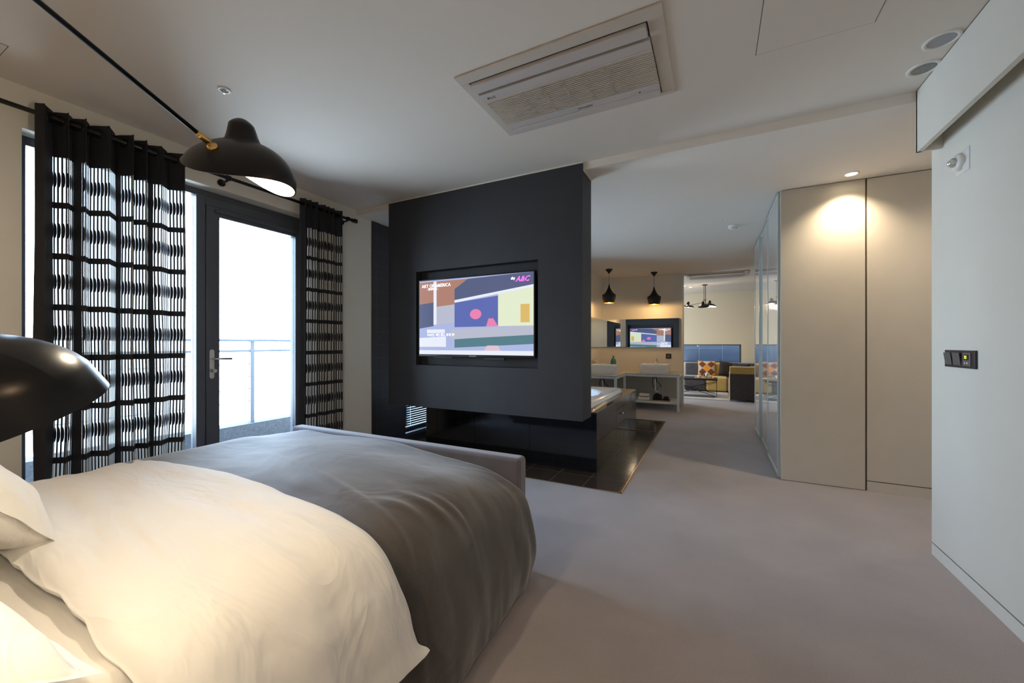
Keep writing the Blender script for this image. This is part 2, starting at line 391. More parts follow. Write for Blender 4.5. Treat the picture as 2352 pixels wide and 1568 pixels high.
# living window
w = B(); w.box(-2.2, .62, YF - .005, YF + .10, 1.150, 1.175); w.box(-2.2, .62, YF - .005, YF + .10, .70, .722)
w.box(.592, .62, YF - .005, YF + .1, .70, 1.175); w.box(-2.2, -2.17, YF - .005, YF + .1, .70, 1.175)
wo = struct('window_3', w, M['frame'], origin=(0, YF, .7))
B().box(-2.17, .592, YF + .05, YF + .056, .722, 1.15).build('window_pane', M['glass'], wo)
# cladding outside the living window
b = B(); b.box(-5, 4, 13.2, 13.4, -1, 3.2)
for x in (-3.2, -2.5, -1.8, -1.1, -.40, .22, .88): b.box(x - .006, x + .006, 13.19, 13.2, -1, 3.2, 1)
for i, (x0, x1) in enumerate([(-1.1, -.40), (-.40, .22), (.22, .88), (.88, 1.6)]):
    if i != 2: b.box(x0, x1, 13.19, 13.2, 1.05 + (.0 if i % 2 else -.0), 1.06, 1)
b.box(-.75, 2, 12.9, 13.2, .55, .66, 2)
struct('wall_outside', b, [M['concrete'], M['concretej'], M['snow']], origin=(0, 13.3, 0))

# --- partition with TV niches on both sides
px0, px1, py0, py1, pz0, pz1 = -2.895, -0.905, 2.98, 3.222, 0.597, 2.592
nx0, nx1, nz0, nz1 = -2.545, -1.278, 0.995, 1.885
b = B()
def ring_wall(b, y0, y1):
    b.box(px0, nx0, y0, y1, pz0, pz1 if y1 < 3.05 else ZL - .003); b.box(nx1, px1, y0, y1, pz0, pz1 if y1 < 3.05 else ZL - .003)
    b.box(nx0, nx1, y0, y1, pz0, nz0); b.box(nx0, nx1, y0, y1, nz1, pz1 if y1 < 3.05 else ZL - .003)
ring_wall(b, py0, 2.999); ring_wall(b, 2.999, 3.06); b.box(px0, px1, 3.06, 3.14, pz0, ZL - .003)
BX0, BX1, BZ0, BZ1 = -2.52, -1.13, .97, 1.80
b.box(px0, BX0, 3.14, py1, pz0, ZL - .003); b.box(BX1, px1, 3.14, py1, pz0, ZL - .003); b.box(BX0, BX1, 3.14, py1, pz0, BZ0); b.box(BX0, BX1, 3.14, py1, BZ1, ZL - .003)
struct('wall_partition', b, M['dark'], origin=(-1.9, 3.1, .597))
b = B(); b.box(px0, px1 + .0, 2.985, 2.999, pz1, ZC); b.box(px0, px1, py1, py1 + .004, ZL - .008, ZL); b.box(px1, px1 + .004, 3.0, py1, ZL - .008, ZL)
struct('trim_4', b, M['ceil'])

# --- balcony door zone
DX = XW - .12
b = B()
b.box(DX - .06, DX, .72, .76, 0, 2.375); b.box(DX - .06, DX, .76, 2.47, 2.325, 2.375); b.box(DX - .06, DX, .76, 1.585, 0, .06)
b.box(DX - .06, DX + .02, 1.585, 1.645, 0, 2.325); b.box(DX - .06, DX + .02, 2.425, 2.47, 0, 2.325)
b.box(DX - .06, DX + .02, 1.645, 2.425, 2.262, 2.325)
wn = struct('window_1', b, M['frame'], bevel=.003, origin=(DX, 1.2, 0))
B().box(DX - .03, DX - .024, .76, 1.585, .06, 2.325).build('window_pane', M['glass'], wn)
b = B(); fx0, fx1 = DX - .05, DX + .03
b.box(fx0, fx1, 1.647, 1.738, .005, 2.26); b.box(fx0, fx1, 2.372, 2.423, .005, 2.26)
b.box(fx0, fx1, 1.738, 2.372, 2.185, 2.26); b.box(fx0, fx1, 1.738, 2.372, .005, .12)
b.box(fx1, fx1 + .02, 1.70, 2.40, 2.215, 2.235)
dd = struct('door_1', b, M['frame'], bevel=.004, origin=(DX, 2.0, 0))
B().box(DX - .012, DX - .004, 1.738, 2.372, .12, 2.185).build('door_glass', M['glass'], dd)
hx = fx1
pl = B(); mxp = Matrix(((0, 0, 1, hx), (1, 0, 0, 1.682), (0, 1, 0, 0), (0, 0, 0, 1)))
poly = [(.017 * math.cos(a), 1.138 + .017 * math.sin(a)) for a in [PI * i / 10 for i in range(11)]] + [(.017 * math.cos(a), .945 + .017 * math.sin(a)) for a in [PI + PI * i / 10 for i in range(11)]]
pl.prism(poly, 0, .006, mxp)
h = pl.build('door_handle', M['steel'], dd, bevel=.001)
B().tube([(hx + .004, 1.685, 1.082), (hx + .045, 1.685, 1.082), (hx + .05, 1.70, 1.082), (hx + .05, 1.80, 1.080)], .008).build('lever', M['steel'], h, smooth=True)
B().tube([(hx + .004, 1.685, .99), (hx + .022, 1.685, .99), (hx + .024, 1.685, .99), (hx + .045, 1.685, .99)], [.007, .007, .014, .014], 20).build('thumb_turn', M['steel'], h)
# balcony
struct('floor', B().box(-4.9, DX - .06, -2.0, 3.45, -.12, -.02), M['balc'], origin=(-4.2, 2, 0))
struct('wall_balcony_kerb', B().box(-4.80, -4.62, -2.0, 3.45, -.02, .305), M['balc'])
r = empty('balcony_railing', (-4.68, 2.5, .305), 'grey metal railing with two rails and wires on the balcony kerb', 'railing')
B().box(-4.70, -4.65, -2, 3.4, 1.222, 1.246).build('rail', M['rail'], r); B().box(-4.69, -4.66, -2, 3.4, 1.105, 1.128).build('rail', M['rail'], r)
for y in (-1.0, 0.25, 1.46, 2.68, 3.38): B().box(-4.70, -4.655, y - .02, y + .02, .305, 1.222).build('post', M['rail'], r)
for z in (.97, .83, .69, .55): B().tube([(-4.675, -2, z), (-4.675, 3.4, z)], .004, 6).build('wire', M['rail'], r)
# bath window and blind
b = B(); b.box(XW - .10, XW - .04, 3.74, 5.3, .06, .085); b.box(XW - .10, XW - .04, 3.74, 5.3, 2.06, 2.1); b.box(XW - .1, XW - .04, 3.74, 3.76, .06, 2.1); b.box(XW - .1, XW - .04, 5.26, 5.3, .06, 2.1)
b.box(XW - .1, XW - .04, 3.76, 5.26, .133, .160)  # rail and pane strip below it stand in for the sill reflection
wb = struct('window_2', b, M['frame'], origin=(XW - .07, 4.5, .06))
B().box(XW - .075, XW - .07, 3.76, 5.26, .085, 2.06).build('window_pane', M['glass'], wb)
bl = empty('venetian_blind', (XW - .03, 4.5, .16), 'white horizontal slat blind in the dark tiled window recess', 'blind')
b = B()
for k in range(66): 
    z = .175 + k * .0285
    b.mbox(Matrix.Translation((XW - .022, 4.52, z)) @ Matrix.Rotation(.05, 4, 'Y'), .024, 1.46, .0012)
b.build('slats', M['blind'], bl)
for y in (3.85, 4.9, 5.15): B().box(XW - .024, XW - .022, y, y + .006, .17, 2.05).build('cord', M['blind'], bl)
B().box(XW - .04, XW - .005, 3.78, 5.25, 2.045, 2.075).build('head_rail', M['blind'], bl)

# ------------------------------------------------------------------ curtain rod and curtains
rd = empty('curtain_rod', (XW + .1, 1.6, 2.44), 'black curtain rod with square end stop on the window wall', 'curtain rod')
B().tube([(XW + .1, .30, 2.445), (XW + .1, 2.86, 2.445)], .0125, 14).build('pole', M['black'], rd, smooth=True)
for y in (.58, 1.70, 2.80):
    b = B(); b.tube([(XW + .001, y, 2.425), (XW + .012, y, 2.425)], .026, 20); b.tube([(XW + .01, y, 2.425), (XW + .08, y, 2.425), (XW + .1, y, 2.432)], .008, 8); b.tube([(XW + .1, y - .014, 2.445), (XW + .1, y + .014, 2.445)], .019, 16)
    b.build('bracket', M['black'], rd)
b = B(); b.box(XW + .082, XW + .118, 2.86, 2.905, 2.427, 2.463); b.tube([(XW + .1, 2.84, 2.445), (XW + .1, 2.862, 2.445)], .017, 16); b.build('finial', M['black'], rd, bevel=.002)

def curtain(y0, y1, n, amp, seed, label, lead=0.0):
    XC = XW + .10; NU = n * 14; NV = 56; zt, zb = 2.492, .03
    offs = [random.Random(seed + i).uniform(-.25, .25) for i in range(n + 3)]
    def path(u, z):
        k = (2.47 - z)
        t = u
        wv = t * n + .18 * math.sin(t * n * 1.9 + seed)
        a = amp * (1 + .25 * math.sin(wv * 1.3 + seed)) * (1 - .12 * k / 2.4)
        drift = .025 * k / 2.4 * fbm(t * 4 + seed, z * .7, 1.0, 2)
        x = XC + a * math.sin(2 * PI * wv) + .3 * drift
        y = y0 + (y1 - y0) * t + .010 * math.sin(4 * PI * wv) + drift + .02 * k / 2.4 * (t - .5)
        return x, y
    pts = [path(i / NU, 2.47) for i in range(NU + 1)]
    arc = [0]
    for i in range(NU): arc.append(arc[-1] + math.hypot(pts[i + 1][0] - pts[i][0], pts[i + 1][1] - pts[i][1]))
    Lt = arc[-1]
    root = empty('curtain', (XC, (y0 + y1) / 2, 0.0), label, 'curtain')
    b = B()
    def fn(u, v):
        z = zt + (zb - zt) * v; x, y = path(u, z); return (x, y, z)
    b.grid(fn, NU, NV)
    o = b.build('fabric', curtain_mat(Lt), root, smooth=True)
    me = o.data; uvl = me.uv_layers.new(name='UVMap')
    for lp in me.loops:
        vi = lp.vertex_index; i = vi % (NU + 1); j = vi // (NU + 1)
        uvl.data[lp.index].uv = (arc[i], zt + (zb - zt) * j / NV)
    # eyelets where the cloth crosses the pole
    for i in range(NU):
        a = pts[i][0] - XC; c = pts[i + 1][0] - XC
        if a * c <= 0 and a != c:
            t = a / (a - c); y = pts[i][1] + (pts[i + 1][1] - pts[i][1]) * t
            dx = pts[i + 1][0] - pts[i][0]; dy = pts[i + 1][1] - pts[i][1]; nrm = Vector((dy, -dx, 0)).normalized()
            q = nrm.to_track_quat('Z', 'Y').to_matrix().to_4x4(); q.translation = Vector((XC, y, 2.445))
            B().lathe([(.021, -.003), (.027, -.004), (.029, 0), (.027, .004), (.021, .003), (.021, -.003)], q, 20).build('eyelet', M['black'], root, smooth=True)
    return root
curtain(.738, 1.452, 8, .052, 3, 'wide striped black and white curtain hanging left of the balcony door')
curtain(2.30, 2.742, 7, .030, 11, 'narrow bunched striped curtain hanging right of the balcony door')

# ------------------------------------------------------------------ bed
bed = empty('bed', (-1.78, .7, 0), 'king size bed with grey upholstered footboard standing before the charcoal partition', 'bed')
B().box(-2.66, -.93, -.48, 1.80, .06, .30).build('base', M['footb'], bed, bevel=.02)
B().box(-2.62, -.985, -.46, .80, .30, .588).build('mattress', M['sheet'], bed, bevel=.06, seg=5); B().box(-2.62, -.985, .80, 1.60, .30, .55).build('box_spring', M['footb'], bed, bevel=.04)
B().box(-2.72, -.89, 1.835, 1.925, .0, .605).build('footboard', M['footb'], bed, bevel=.022, seg=4)
b = B(); b.tube([(-2.70, 1.842, .584), (-.91, 1.842, .584)], .0025, 6); b.tube([(-.895, 1.842, .584), (-.893, 1.842, .05)], .0025, 6)
b.build('piping', M['footb'], bed)
B().box(-2.74, -.84, -.58, -.49, .0, 1.02).build('headboard', M['footb'], bed, bevel=.03, seg=4)

def drape(prof_fn, y0, y1, nq, ny, disp):
    b = B()
    def fn(q, t):
        y = y0 + (y1 - y0) * t
        p = crom(prof_fn(y, t), q)
        e = .002
        pa = crom(prof_fn(y, t), max(0, q - e)); pb = crom(prof_fn(y, t), min(1, q + e))
        tx = (pb - pa).normalized(); n = Vector((-tx[1], tx[0]))
        d, dy = disp(q, t, y, p)
        return (p[0] + n[0] * d, y + dy, p[1] + n[1] * d)
    b.grid(fn, nq, ny, flip=True); return b
def blanket_prof(y, t):
    s = sst(1.35, 1.83, y); zt = .625 - .045 * s; zr = .615 - .075 * s - .018 * (1 - sst(.93, 1.08, y))
    bulge = .02 * math.sin(PI * sst(.9, 1.83, y))
    ex = -.060 * (1 - sst(.93, 1.12, y))
    return [(-2.80, .03), (-2.79, .25), (-2.74, .48), (-2.60, .60 - .02 * s), (-2.25, zt), (-1.80, zt + .012), (-1.40, zr + .012), (-1.12, zr - .012),
            (-.965, zr - .062), (-.875 + ex * .6, .455 - .03 * s), (-.825 + ex, .31), (-.800 + ex, .17), (-.805 + ex - .03 * s, .02)]
def blanket_disp(q, t, y, p):
    side = sst(.62, .80, q)
    f = .006 * fbm(p[0] * 3, y * 3, 5, 3)
    f += side * (.012 * fbm(y * 5, p[1] * 1.6, 2, 3) + .0035 * math.sin(y * 26 + 3 * fbm(y * 3, p[1] * 2)))
    sh = sst(.45, .6, q) * (1 - sst(.72, .88, q))
    for (cy, cx, L_, w_, a_) in [(1.22, -.98, .16, .020, .014), (1.30, -.93, .12, .014, .010), (1.12, -1.04, .14, .022, .012)]:
        u = p[0] - cx; v = y - cy - .25 * u; f += a_ * .75 * math.exp(-(v / w_) ** 2) * math.exp(-(u / (L_ * .6)) ** 2)
    # long soft creases over the top
    v = y - (1.02 + .42 * (-.95 - p[0]) * .5); f += .007 * math.exp(-(v / .018) ** 2) * sst(-2.2, -1.6, p[0])
    f += .0045 * fbm(p[0] * 2.6 + y * 1, y * 2.6, 9, 4) * (1 - side) * (1 - sst(1.45, 1.8, y))
    return f, .012 * fbm(p[0] * 2, p[1] * 3, 4, 2) * side
bk = drape(blanket_prof, .80, 1.828, 150, 120, blanket_disp)
o = bk.build('blanket', M['blanket'], smooth=True); sd = o.modifiers.new('solid', 'SOLIDIFY'); sd.thickness = .012; sd.offset = -1
tag(o, 'dark grey brown woven bedspread covering the foot end of the bed', 'blanket')

def duvet_prof(y, t):
    lip = .5 * (1 - sst(0, .10, t)) + .40 * sst(.93, 1, t)     # rounded rolls at both edges
    top = .634 + .012 * math.sin(PI * t) - .022 * lip
    sx = .02 * lip
    hem = .245
    fl = .018 * sst(.85, 1, t)
    return [(-2.80, .28), (-2.79 + sx, .40), (-2.72, .53), (-2.58, .598 - .02 * lip), (-2.2, top - .004), (-1.8, top + .006), (-1.4, top + .008), (-1.15, top - .002),
            (-.965, top - .045), (-.872, .495 - .01 * lip), (-.832, .39), (-.815, .30), (-.806 + fl, hem)]
def duvet_disp(q, t, y, p):
    side = sst(.66, .85, q)
    f = .006 * fbm(p[0] * 2.3, y * 5, 15, 3)
    f += .010 * fbm(p[0] * 1.3 + 7, y * 9 + p[0] * 1.5, 3, 3) * (1 - side) * sst(-1.0, -1.5, p[0])
    f += side * (.014 * fbm(y * 6, p[1] * 2.2, 8, 3) + .004 * math.sin(y * 30 + 2.5 * p[1]))
    f -= .016 * (1 - sst(0, .05, t)) + .010 * (sst(.96, 1, t))
    dy = -.012 * fbm(p[0] * 5, 2.0, 1, 3) * (1 - t) + .010 * fbm(p[0] * 3, 7.0, 1, 3) * t
    dy += -.045 * sst(-1.75, -1.05, p[0]) * (1 - sst(.74, .93, q)) * sst(.4, 1, t)
    dy += .012 * sst(.95, 1.0, q) * sst(.85, 1.0, t) - .02 * sst(.80, .9, q) * (1 - sst(.93, .98, q)) * sst(.8, 1, t)
    return f, dy
dv = drape(duvet_prof, .338, .965, 170, 100, duvet_disp)
o = dv.build('duvet', M['sheet'], smooth=True); sd = o.modifiers.new('solid', 'SOLIDIFY'); sd.thickness = .016; sd.offset = -1; sd.use_rim = True
bv = o.modifiers.new('round', 'BEVEL'); bv.width = .006; bv.segments = 3; bv.limit_method = 'ANGLE'; bv.angle_limit = 1.0
tag(o, 'white cotton duvet folded across the middle of the bed', 'duvet')

def pillow(label, loc, rot, w=.72, d=.48, th=.11, seed=0, group=None, sag=.0):
    mx = Matrix.Translation(loc) @ rot.to_4x4(); b = B(); n = 44
    for side in (1, -1):
        def fn(u, v):
            x = 2 * u - 1; y = 2 * v - 1
            ex = (1 - min(1, abs(x) / .93) ** 3.0); ey = (1 - min(1, abs(y) / .90) ** 3.0)
            t = th * (max(ex, 0) ** .55) * (max(ey, 0) ** .55)
            px = x * (1 - .07 * (1 - x * x) * 0 - .06 * (1 - y * y) * abs(x)) ; py = y * (1 - .09 * (1 - x * x) * abs(y))
            wr = .010 * fbm(x * 3 + seed, y * 3, side, 4) * min(1, t / .03)
            z = side * (t + wr) - sag * x * x
            return mx @ Vector((px * w / 2, py * d / 2, z + .008 * fbm(x * 2, y * 2, seed, 2)))
        b.grid(fn, n, n, flip=(side < 0))
    o = b.build('pillow', M['pillow'], smooth=True)
    w_ = o.modifiers.new('weld', 'WELD'); w_.merge_threshold = .0005
    return tag(o, label, 'pillow', group)
def eul(x, y, z): 
    from mathutils import Euler
    return Euler((math.radians(x), math.radians(y), math.radians(z))).to_matrix()
pillow('puffed white pillow leaning at the far window side of the bed', (-1.95, .22, .83), eul(-50, 4, 10), .80, .50, .105, 3)
pillow('white pillow nearest the camera with its corner pointing to the duvet', (-1.262, .040, .768), eul(-24, 2, 2), .74, .50, .075, 8)
pillow('white pillow lying flat under the nearest pillow', (-1.27, -.16, .630), eul(-4, 0, 0), .70, .46, .06, 12)

# ------------------------------------------------------------------ wall lamp with swivelling arms
def shade_mesh(mx, a=.172, bw=.125, H=.085, inner=True, tilt=0.0, saddle=0.0, bx0=.12, bdir=None, bh=.075, ex=.60):
    bdir = Vector(bdir).normalized() if bdir else mx.to_3x3() @ Vector((0, 0, 1))
    """outer and inner shell; local x long axis, y width, z up; rim around z=0"""
    nr, na = 22, 64; shells = []
    for off, mi in ((0, 0), (-.003, 1)):
        b = B(); b_v = []
        def P(r, an):
            x = r * math.cos(an); y = r * math.sin(an)
            cx = .0
            dome = H * (max(0, 1 - r ** 2.1)) ** ex
            bx, by = (x + bx0), y
            rr = math.hypot(bx * 1.0, by * .80)
            bump = bh * (1 - sst(.20, .29, rr)) * (1 - .28 * (rr / .22) ** 2 if rr < .22 else .72) if off == 0 else 0
            rim = tilt * (y - y * y) - saddle * x * y
            sc = 1 + off / bw
            return mx @ Vector((x * a * sc, y * bw * sc, dome + rim + off * (1 - r))) + bdir * bump
        b.grid(lambda u, v: P(.004 + .996 * v, 2 * PI * u), na, nr, flip=(mi == 0))
        shells.append(b)
    return shells
def frame_from(e1, e3, loc):
    e1 = Vector(e1).normalized(); e3 = Vector(e3); e3 = (e3 - e1 * e3.dot(e1)).normalized(); e2 = e3.cross(e1)
    m = Matrix((e1, e2, e3)).transposed().to_4x4(); m.translation = Vector(loc); return m
wl = empty('wall_lamp', (-1.15, -.6, 1.7), 'black metal two-arm wall lamp with bonnet shades and brass joints over the bed', 'lamp')
b = B(); b.box(-1.19, -1.11, -.60, -.585, 1.35, 2.36); b.build('wall_bracket', M['black'], wl, bevel=.004)
J1 = Vector((-1.300, .607, 1.790))
A0 = Vector((-1.45, -.56, 2.38))
# upper straight arm
D1 = (J1 - Vector((-1.261, .291, 1.916))).normalized()
start = J1 - D1 * 1.25
B().tube([(-1.15, -.59, 2.27), start, J1], .0062, 12).build('arm', M['black'], wl, smooth=True)
mxs = frame_from((.292, .149, -.112), (0.0, .10, 1), (-1.268, .702, 1.720))
sh = shade_mesh(mxs, .160, .108, .098, tilt=.033, saddle=.030, bx0=.22, bdir=(-.12, -.06, 1), bh=.064)
s1 = sh[0].build('lamp_shade', M['black'], wl, smooth=True)
sh[1].build('reflector', M['shadein'], s1, smooth=True)
bq = B(); bq.lathe([(0, -.028), (.018, -.024), (.028, -.008), (.028, .008), (.018, .024), (0, .028)], Matrix.Translation(mxs @ Vector((.02, 0, .035))), 20)
bq.build('bulb', M['lampglow'], wl, smooth=True)
jb = B(); Jp = J1 + D1 * .045
jb.tube([J1 - D1 * .012, J1, J1 + D1 * .030, Jp], [.0075, .0095, .0095, .0065], 16)
S1 = mxs @ Vector((-.040, -.082, .014))
jb.tube([Jp, Jp.lerp(S1, .5), S1], [.006, .007, .006], 12)
nrm = (mxs.to_3x3() @ Vector((-.1, -1.0, .6))).normalized(); q = nrm.to_track_quat('Z', 'Y').to_matrix().to_4x4(); q.translation = S1
jb.lathe([(0, .006), (.013, .006), (.014, 0), (.013, -.006)], q, 20)
jb.build('swivel_joint', M['brass'], wl, smooth=True)
# lower arm and its shade, mostly out of the frame
def Dp(u, v, d, f=913., cx=1176., cy=788.5):
    th = math.atan(464 / 913); c, s_ = math.cos(th), math.sin(th); t = (u - cx) / f
    return Vector(((t * c - s_) * d, (t * s_ + c) * d, 1.2 - (v - cy) / f * d))
TIP = Vector((-.672, .190, 1.123)); e1 = Vector((.8915, .453, .14)).normalized()
C2 = TIP - e1 * .172
mx2 = frame_from(e1, (-.10, -.50, 1), C2)
sh = shade_mesh(mx2, .172, .125, .108, ex=.46)
s2 = sh[0].build('lamp_shade', M['black'], wl, smooth=True); sh[1].build('reflector', M['shadein'], s2, smooth=True)
bq = B(); bq.lathe([(0, -.028), (.018, -.024), (.028, -.008), (.028, .008), (.018, .024), (0, .028)], Matrix.Translation(mx2 @ Vector((0, 0, .02))), 20)
bq.build('bulb', M['lampglow'], wl, smooth=True)
S2 = mx2 @ Vector((-.08, -.04, .075))
B().tube([(-1.15, -.59, 1.5), (-1.12, -.3, 1.50), (-1.02, -.02, 1.38), S2], .0062, 12).build('arm', M['black'], wl, smooth=True)
B().tube([S2 + Vector((-.03, -.02, .03)), S2], [.010, .007], 12).build('swivel_joint', M['brass'], wl, smooth=True)

# ------------------------------------------------------------------ television
def screen_pic(b, P, back=False):
    """a plain invented picture of coloured fields, P(u,v,layer) -> point, u right v up in 0..1"""
    def q(pts, m, l): b.add([P(u, v, l) for u, v in pts], [tuple(range(len(pts)))], m)
    def el(cx, cy, rx, ry, m, l, n=28, a0=0, a1=2 * PI): q([(cx + rx * math.cos(a0 + (a1 - a0) * i / n), cy + ry * math.sin(a0 + (a1 - a0) * i / n)) for i in range(n + (a1 < 6.28))], m, l)
    q([(0, 0), (1, 0), (1, 1), (0, 1)], 0, 0)
    q([(0, .62), (.34, .66), (.46, .98), (0, .98)], 1, 1)                # warm block upper left
    q([(.34, .70), (1, .84), (1, 1), (.46, .98), (.34, .86)], 3, 2)      # dark blue field
    q([(.34, .68), (1, .82), (1, .85), (.34, .715)], 7, 3)
    q([(.0, .35), (.14, .38), (.14, .70), (0, .68)], 3, 2)
    q([(.34, .36), (.72, .36), (.72, .74), (.34, .68)], 4, 2)            # blue field
    q([(.72, .36), (1, .36), (1, .82), (.72, .76)], 6, 3)                # pale yellow field
    q([(.90, .40), (.97, .40), (.97, .62), (.90, .62)], 8, 4)
    q([(.14, .40), (.17, .40), (.17, .98), (.14, .98)], 7, 3)
    q([(.17, .40), (.34, .42), (.34, .66), (.17, .64)], 9, 2)
    el(.53, .52, .050, .065, 5, 4)                                      # pink round
    q([(.34, .09), (1, .14), (1, .26), (.34, .20)], 10, 3)
    q([(.30, .20), (1, .25), (1, .36), (.30, .33)], 9, 4)
    q([(.62, .36), (.72, .36), (.68, .46), (.64, .46)], 5, 5)
    q([(.60, .055), (.74, .055), (.72, .12), (.63, .12)], 11, 6)
    q([(0, .10), (.26, .10), (.26, .24), (0, .22)], 7, 2)
    q([(0, 0), (1, 0), (1, .055), (0, .055)], 7, 9)                      # white strip
    q([(.075, .285), (.25, .285), (.25, .335), (.075, .335)], 7, 9)
TVC = [(.40, .47, .78), (.42, .17, .10), (.06, .10, .30), (.035, .055, .17), (.05, .09, .42), (.85, .18, .42), (.80, .88, .62), (.86, .90, 1.0), (.75, .48, .08), (.48, .50, .62), (.03, .16, .20), (.75, .55, .65)]
TVC = [tuple(.90 * c + .09 * k for c, k in zip(cc, (.85, .88, 1.0))) for cc in TVC]
TVM = [mat('screen_colour_%d' % i, (0.0, 0.0, 0.0), .15, emit=c, estr=.66, spec=.3) for i, c in enumerate(TVC)]
def television(x0, x1, z0, z1, yf, s, label, full_text=True):
    """yf: plane of the glass; s=-1 faces -Y, +1 faces +Y"""
    e = empty('television', ((x0 + x1) / 2, yf - s * .02, z0), label, 'television')
    bz = .012; yb = yf - s * .035
    b = B(); b.box(x0, x1, min(yf, yb), max(yf, yb), z0, z1); b.build('body', M['black'], e, bevel=.003)
    X0, X1, Z0, Z1 = x0 + bz, x1 - bz, z0 + bz * 1.8, z1 - bz
    def P(u, v, l):
        x = X0 + (X1 - X0) * u if s < 0 else X1 - (X1 - X0) * u
        return (x, yf + s * (.0006 + .0002 * l), Z0 + (Z1 - Z0) * v)
    b = B(); screen_pic(b, P); sc = b.build('screen', TVM, e)
    xd = (1, 0, 0) if s < 0 else (-1, 0, 0)
    W = X1 - X0; H = Z1 - Z0
    def tx(sx, sz, st, u, v, m, **k): text(st, sz, P(u, v, 14), xd, (0, 0, 1), m, e, name='caption', **k)
    tx(0, .042, 'ART OF AMERICA', .025, .905, M['white_e'], bold=.0004)
    tx(0, .026, '- 현대의 꿈 -', .075, .868, M['white_e'], bold=.0006)
    tx(0, .030, 'sky', .825, .925, M['white_e'], bold=.001)
    tx(0, .062, 'A&C', .862, .895, M['pink_e'], shear=.35, bold=.001)
    tx(0, .030, '1942년, 에드워드 호퍼 作', .075, .245, M['white_e'])
    return e
tv = television(-2.508, -1.300, 1.078, 1.800, 2.972, -1, 'flat television in the niche of the charcoal partition facing the bed')
B().box(-2.32, -2.11, 2.955, 2.975, 1.064, 1.078).build('speaker_bar', M['blackmat'], tv, bevel=.003); B().box(-1.77, -1.57, 2.945, 2.975, 1.056, 1.078).build('sensor_bar', M['blackmat'], tv, bevel=.003)
text('SAMSUNG', .016, (-1.935, 2.9685, 1.082), (1, 0, 0), (0, 0, 1), M['plasticw'], tv, name='lettering')
B().tube([(-1.38, 2.96, 1.078), (-1.375, 2.958, 1.05), (-1.36, 2.955, 1.045), (-1.345, 2.96, 1.06), (-1.343, 2.975, 1.078)], .002, 6).build('cable', M['rubber'], tv, smooth=True)
B().box(-2.1, -1.7, 3.005, 3.06, 1.3, 1.6).build('wall_mount', M['blackmat'], tv)
tv2 = television(-2.455, -1.185, .985, 1.700, 3.205, 1, 'television on the bath side of the partition, seen in the vanity mirror')
B().box(-2.0, -1.6, 3.14, 3.172, 1.2, 1.5).build('wall_mount', M['blackmat'], tv2)

# ------------------------------------------------------------------ bathtub surround
sr = empty('bath_surround', (-1.9, 4.7, 0), 'glossy black granite bath surround with brown side panels under the partition', 'bath surround')
bx0, bx1, by0, by1 = -2.96, -.97, 3.64, 5.74
M['surside'] = M['granite']
xs = [bx0, -2.805, -2.306, -1.655, bx1]
for i in range(4): B().box(xs[i] + (.0015 if i else 0), xs[i + 1] - (.0015 if i < 3 else 0), by0, by0 + .02, 0, .540).build('front_panel', M['granite'], sr, bevel=.001)
gs = mat('brown_granite', (0.016, 0.011, 0.009), 0.07, var=.4, scale=260, spec=.7)
def sp(y0, y1, z0=0, z1=.540, nm='side_panel'): return B().box(bx1 - .02, bx1, y0 + .0015, y1 - .0015, z0 + (.0015 if z0 else 0), z1 - .0015).build(nm, gs, sr, bevel=.001)
sp(by0 + .02, 4.472); sp(4.472, 4.99, .455, .540); sp(4.884, 4.99, 0, .455); sp(4.472, 4.884, 0, .055); sp(4.99, by1)
dr_ = B().box(bx1 - .02, bx1, 4.476, 4.880, .059, .451).build('door', gs, sr, bevel=.001)
B().lathe([(0, .028), (.010, .027), (.013, .020), (.010, .012), (.006, .008), (.006, 0)], Matrix.Translation((bx1, 4.72, .385)) @ Matrix.Rotation(PI / 2, 4, 'Y'), 20).build('knob', M['chrome'], dr_, smooth=True)
b = B(); b.box(bx0, bx0 + .02, by0 + .02, by1, 0, .54); b.box(bx0 + .02, bx1 - .02, by1 - .02, by1, 0, .54); b.build('rear_panel', M['granite'], sr)
tx0, tx1, ty0, ty1 = -2.84, -1.075, 3.80, 5.40
b = B(); b.box(bx0 - .003, bx1 + .004, by0 - .004, ty0 + .05, .540, .558); b.box(bx0 - .003, bx1 + .004, ty1 - .05, by1 + .004, .540, .558)
b.box(bx0 - .003, tx0 + .05, ty0 + .05, ty1 - .05, .540, .558); b.box(tx1 - .05, bx1 + .004, ty0 + .05, ty1 - .05, .540, .558)
b.build('top_slab', mat('polished_top_slab', (0.05, 0.036, 0.028), .06, var=.3, scale=200, spec=.7), sr, bevel=.0015)
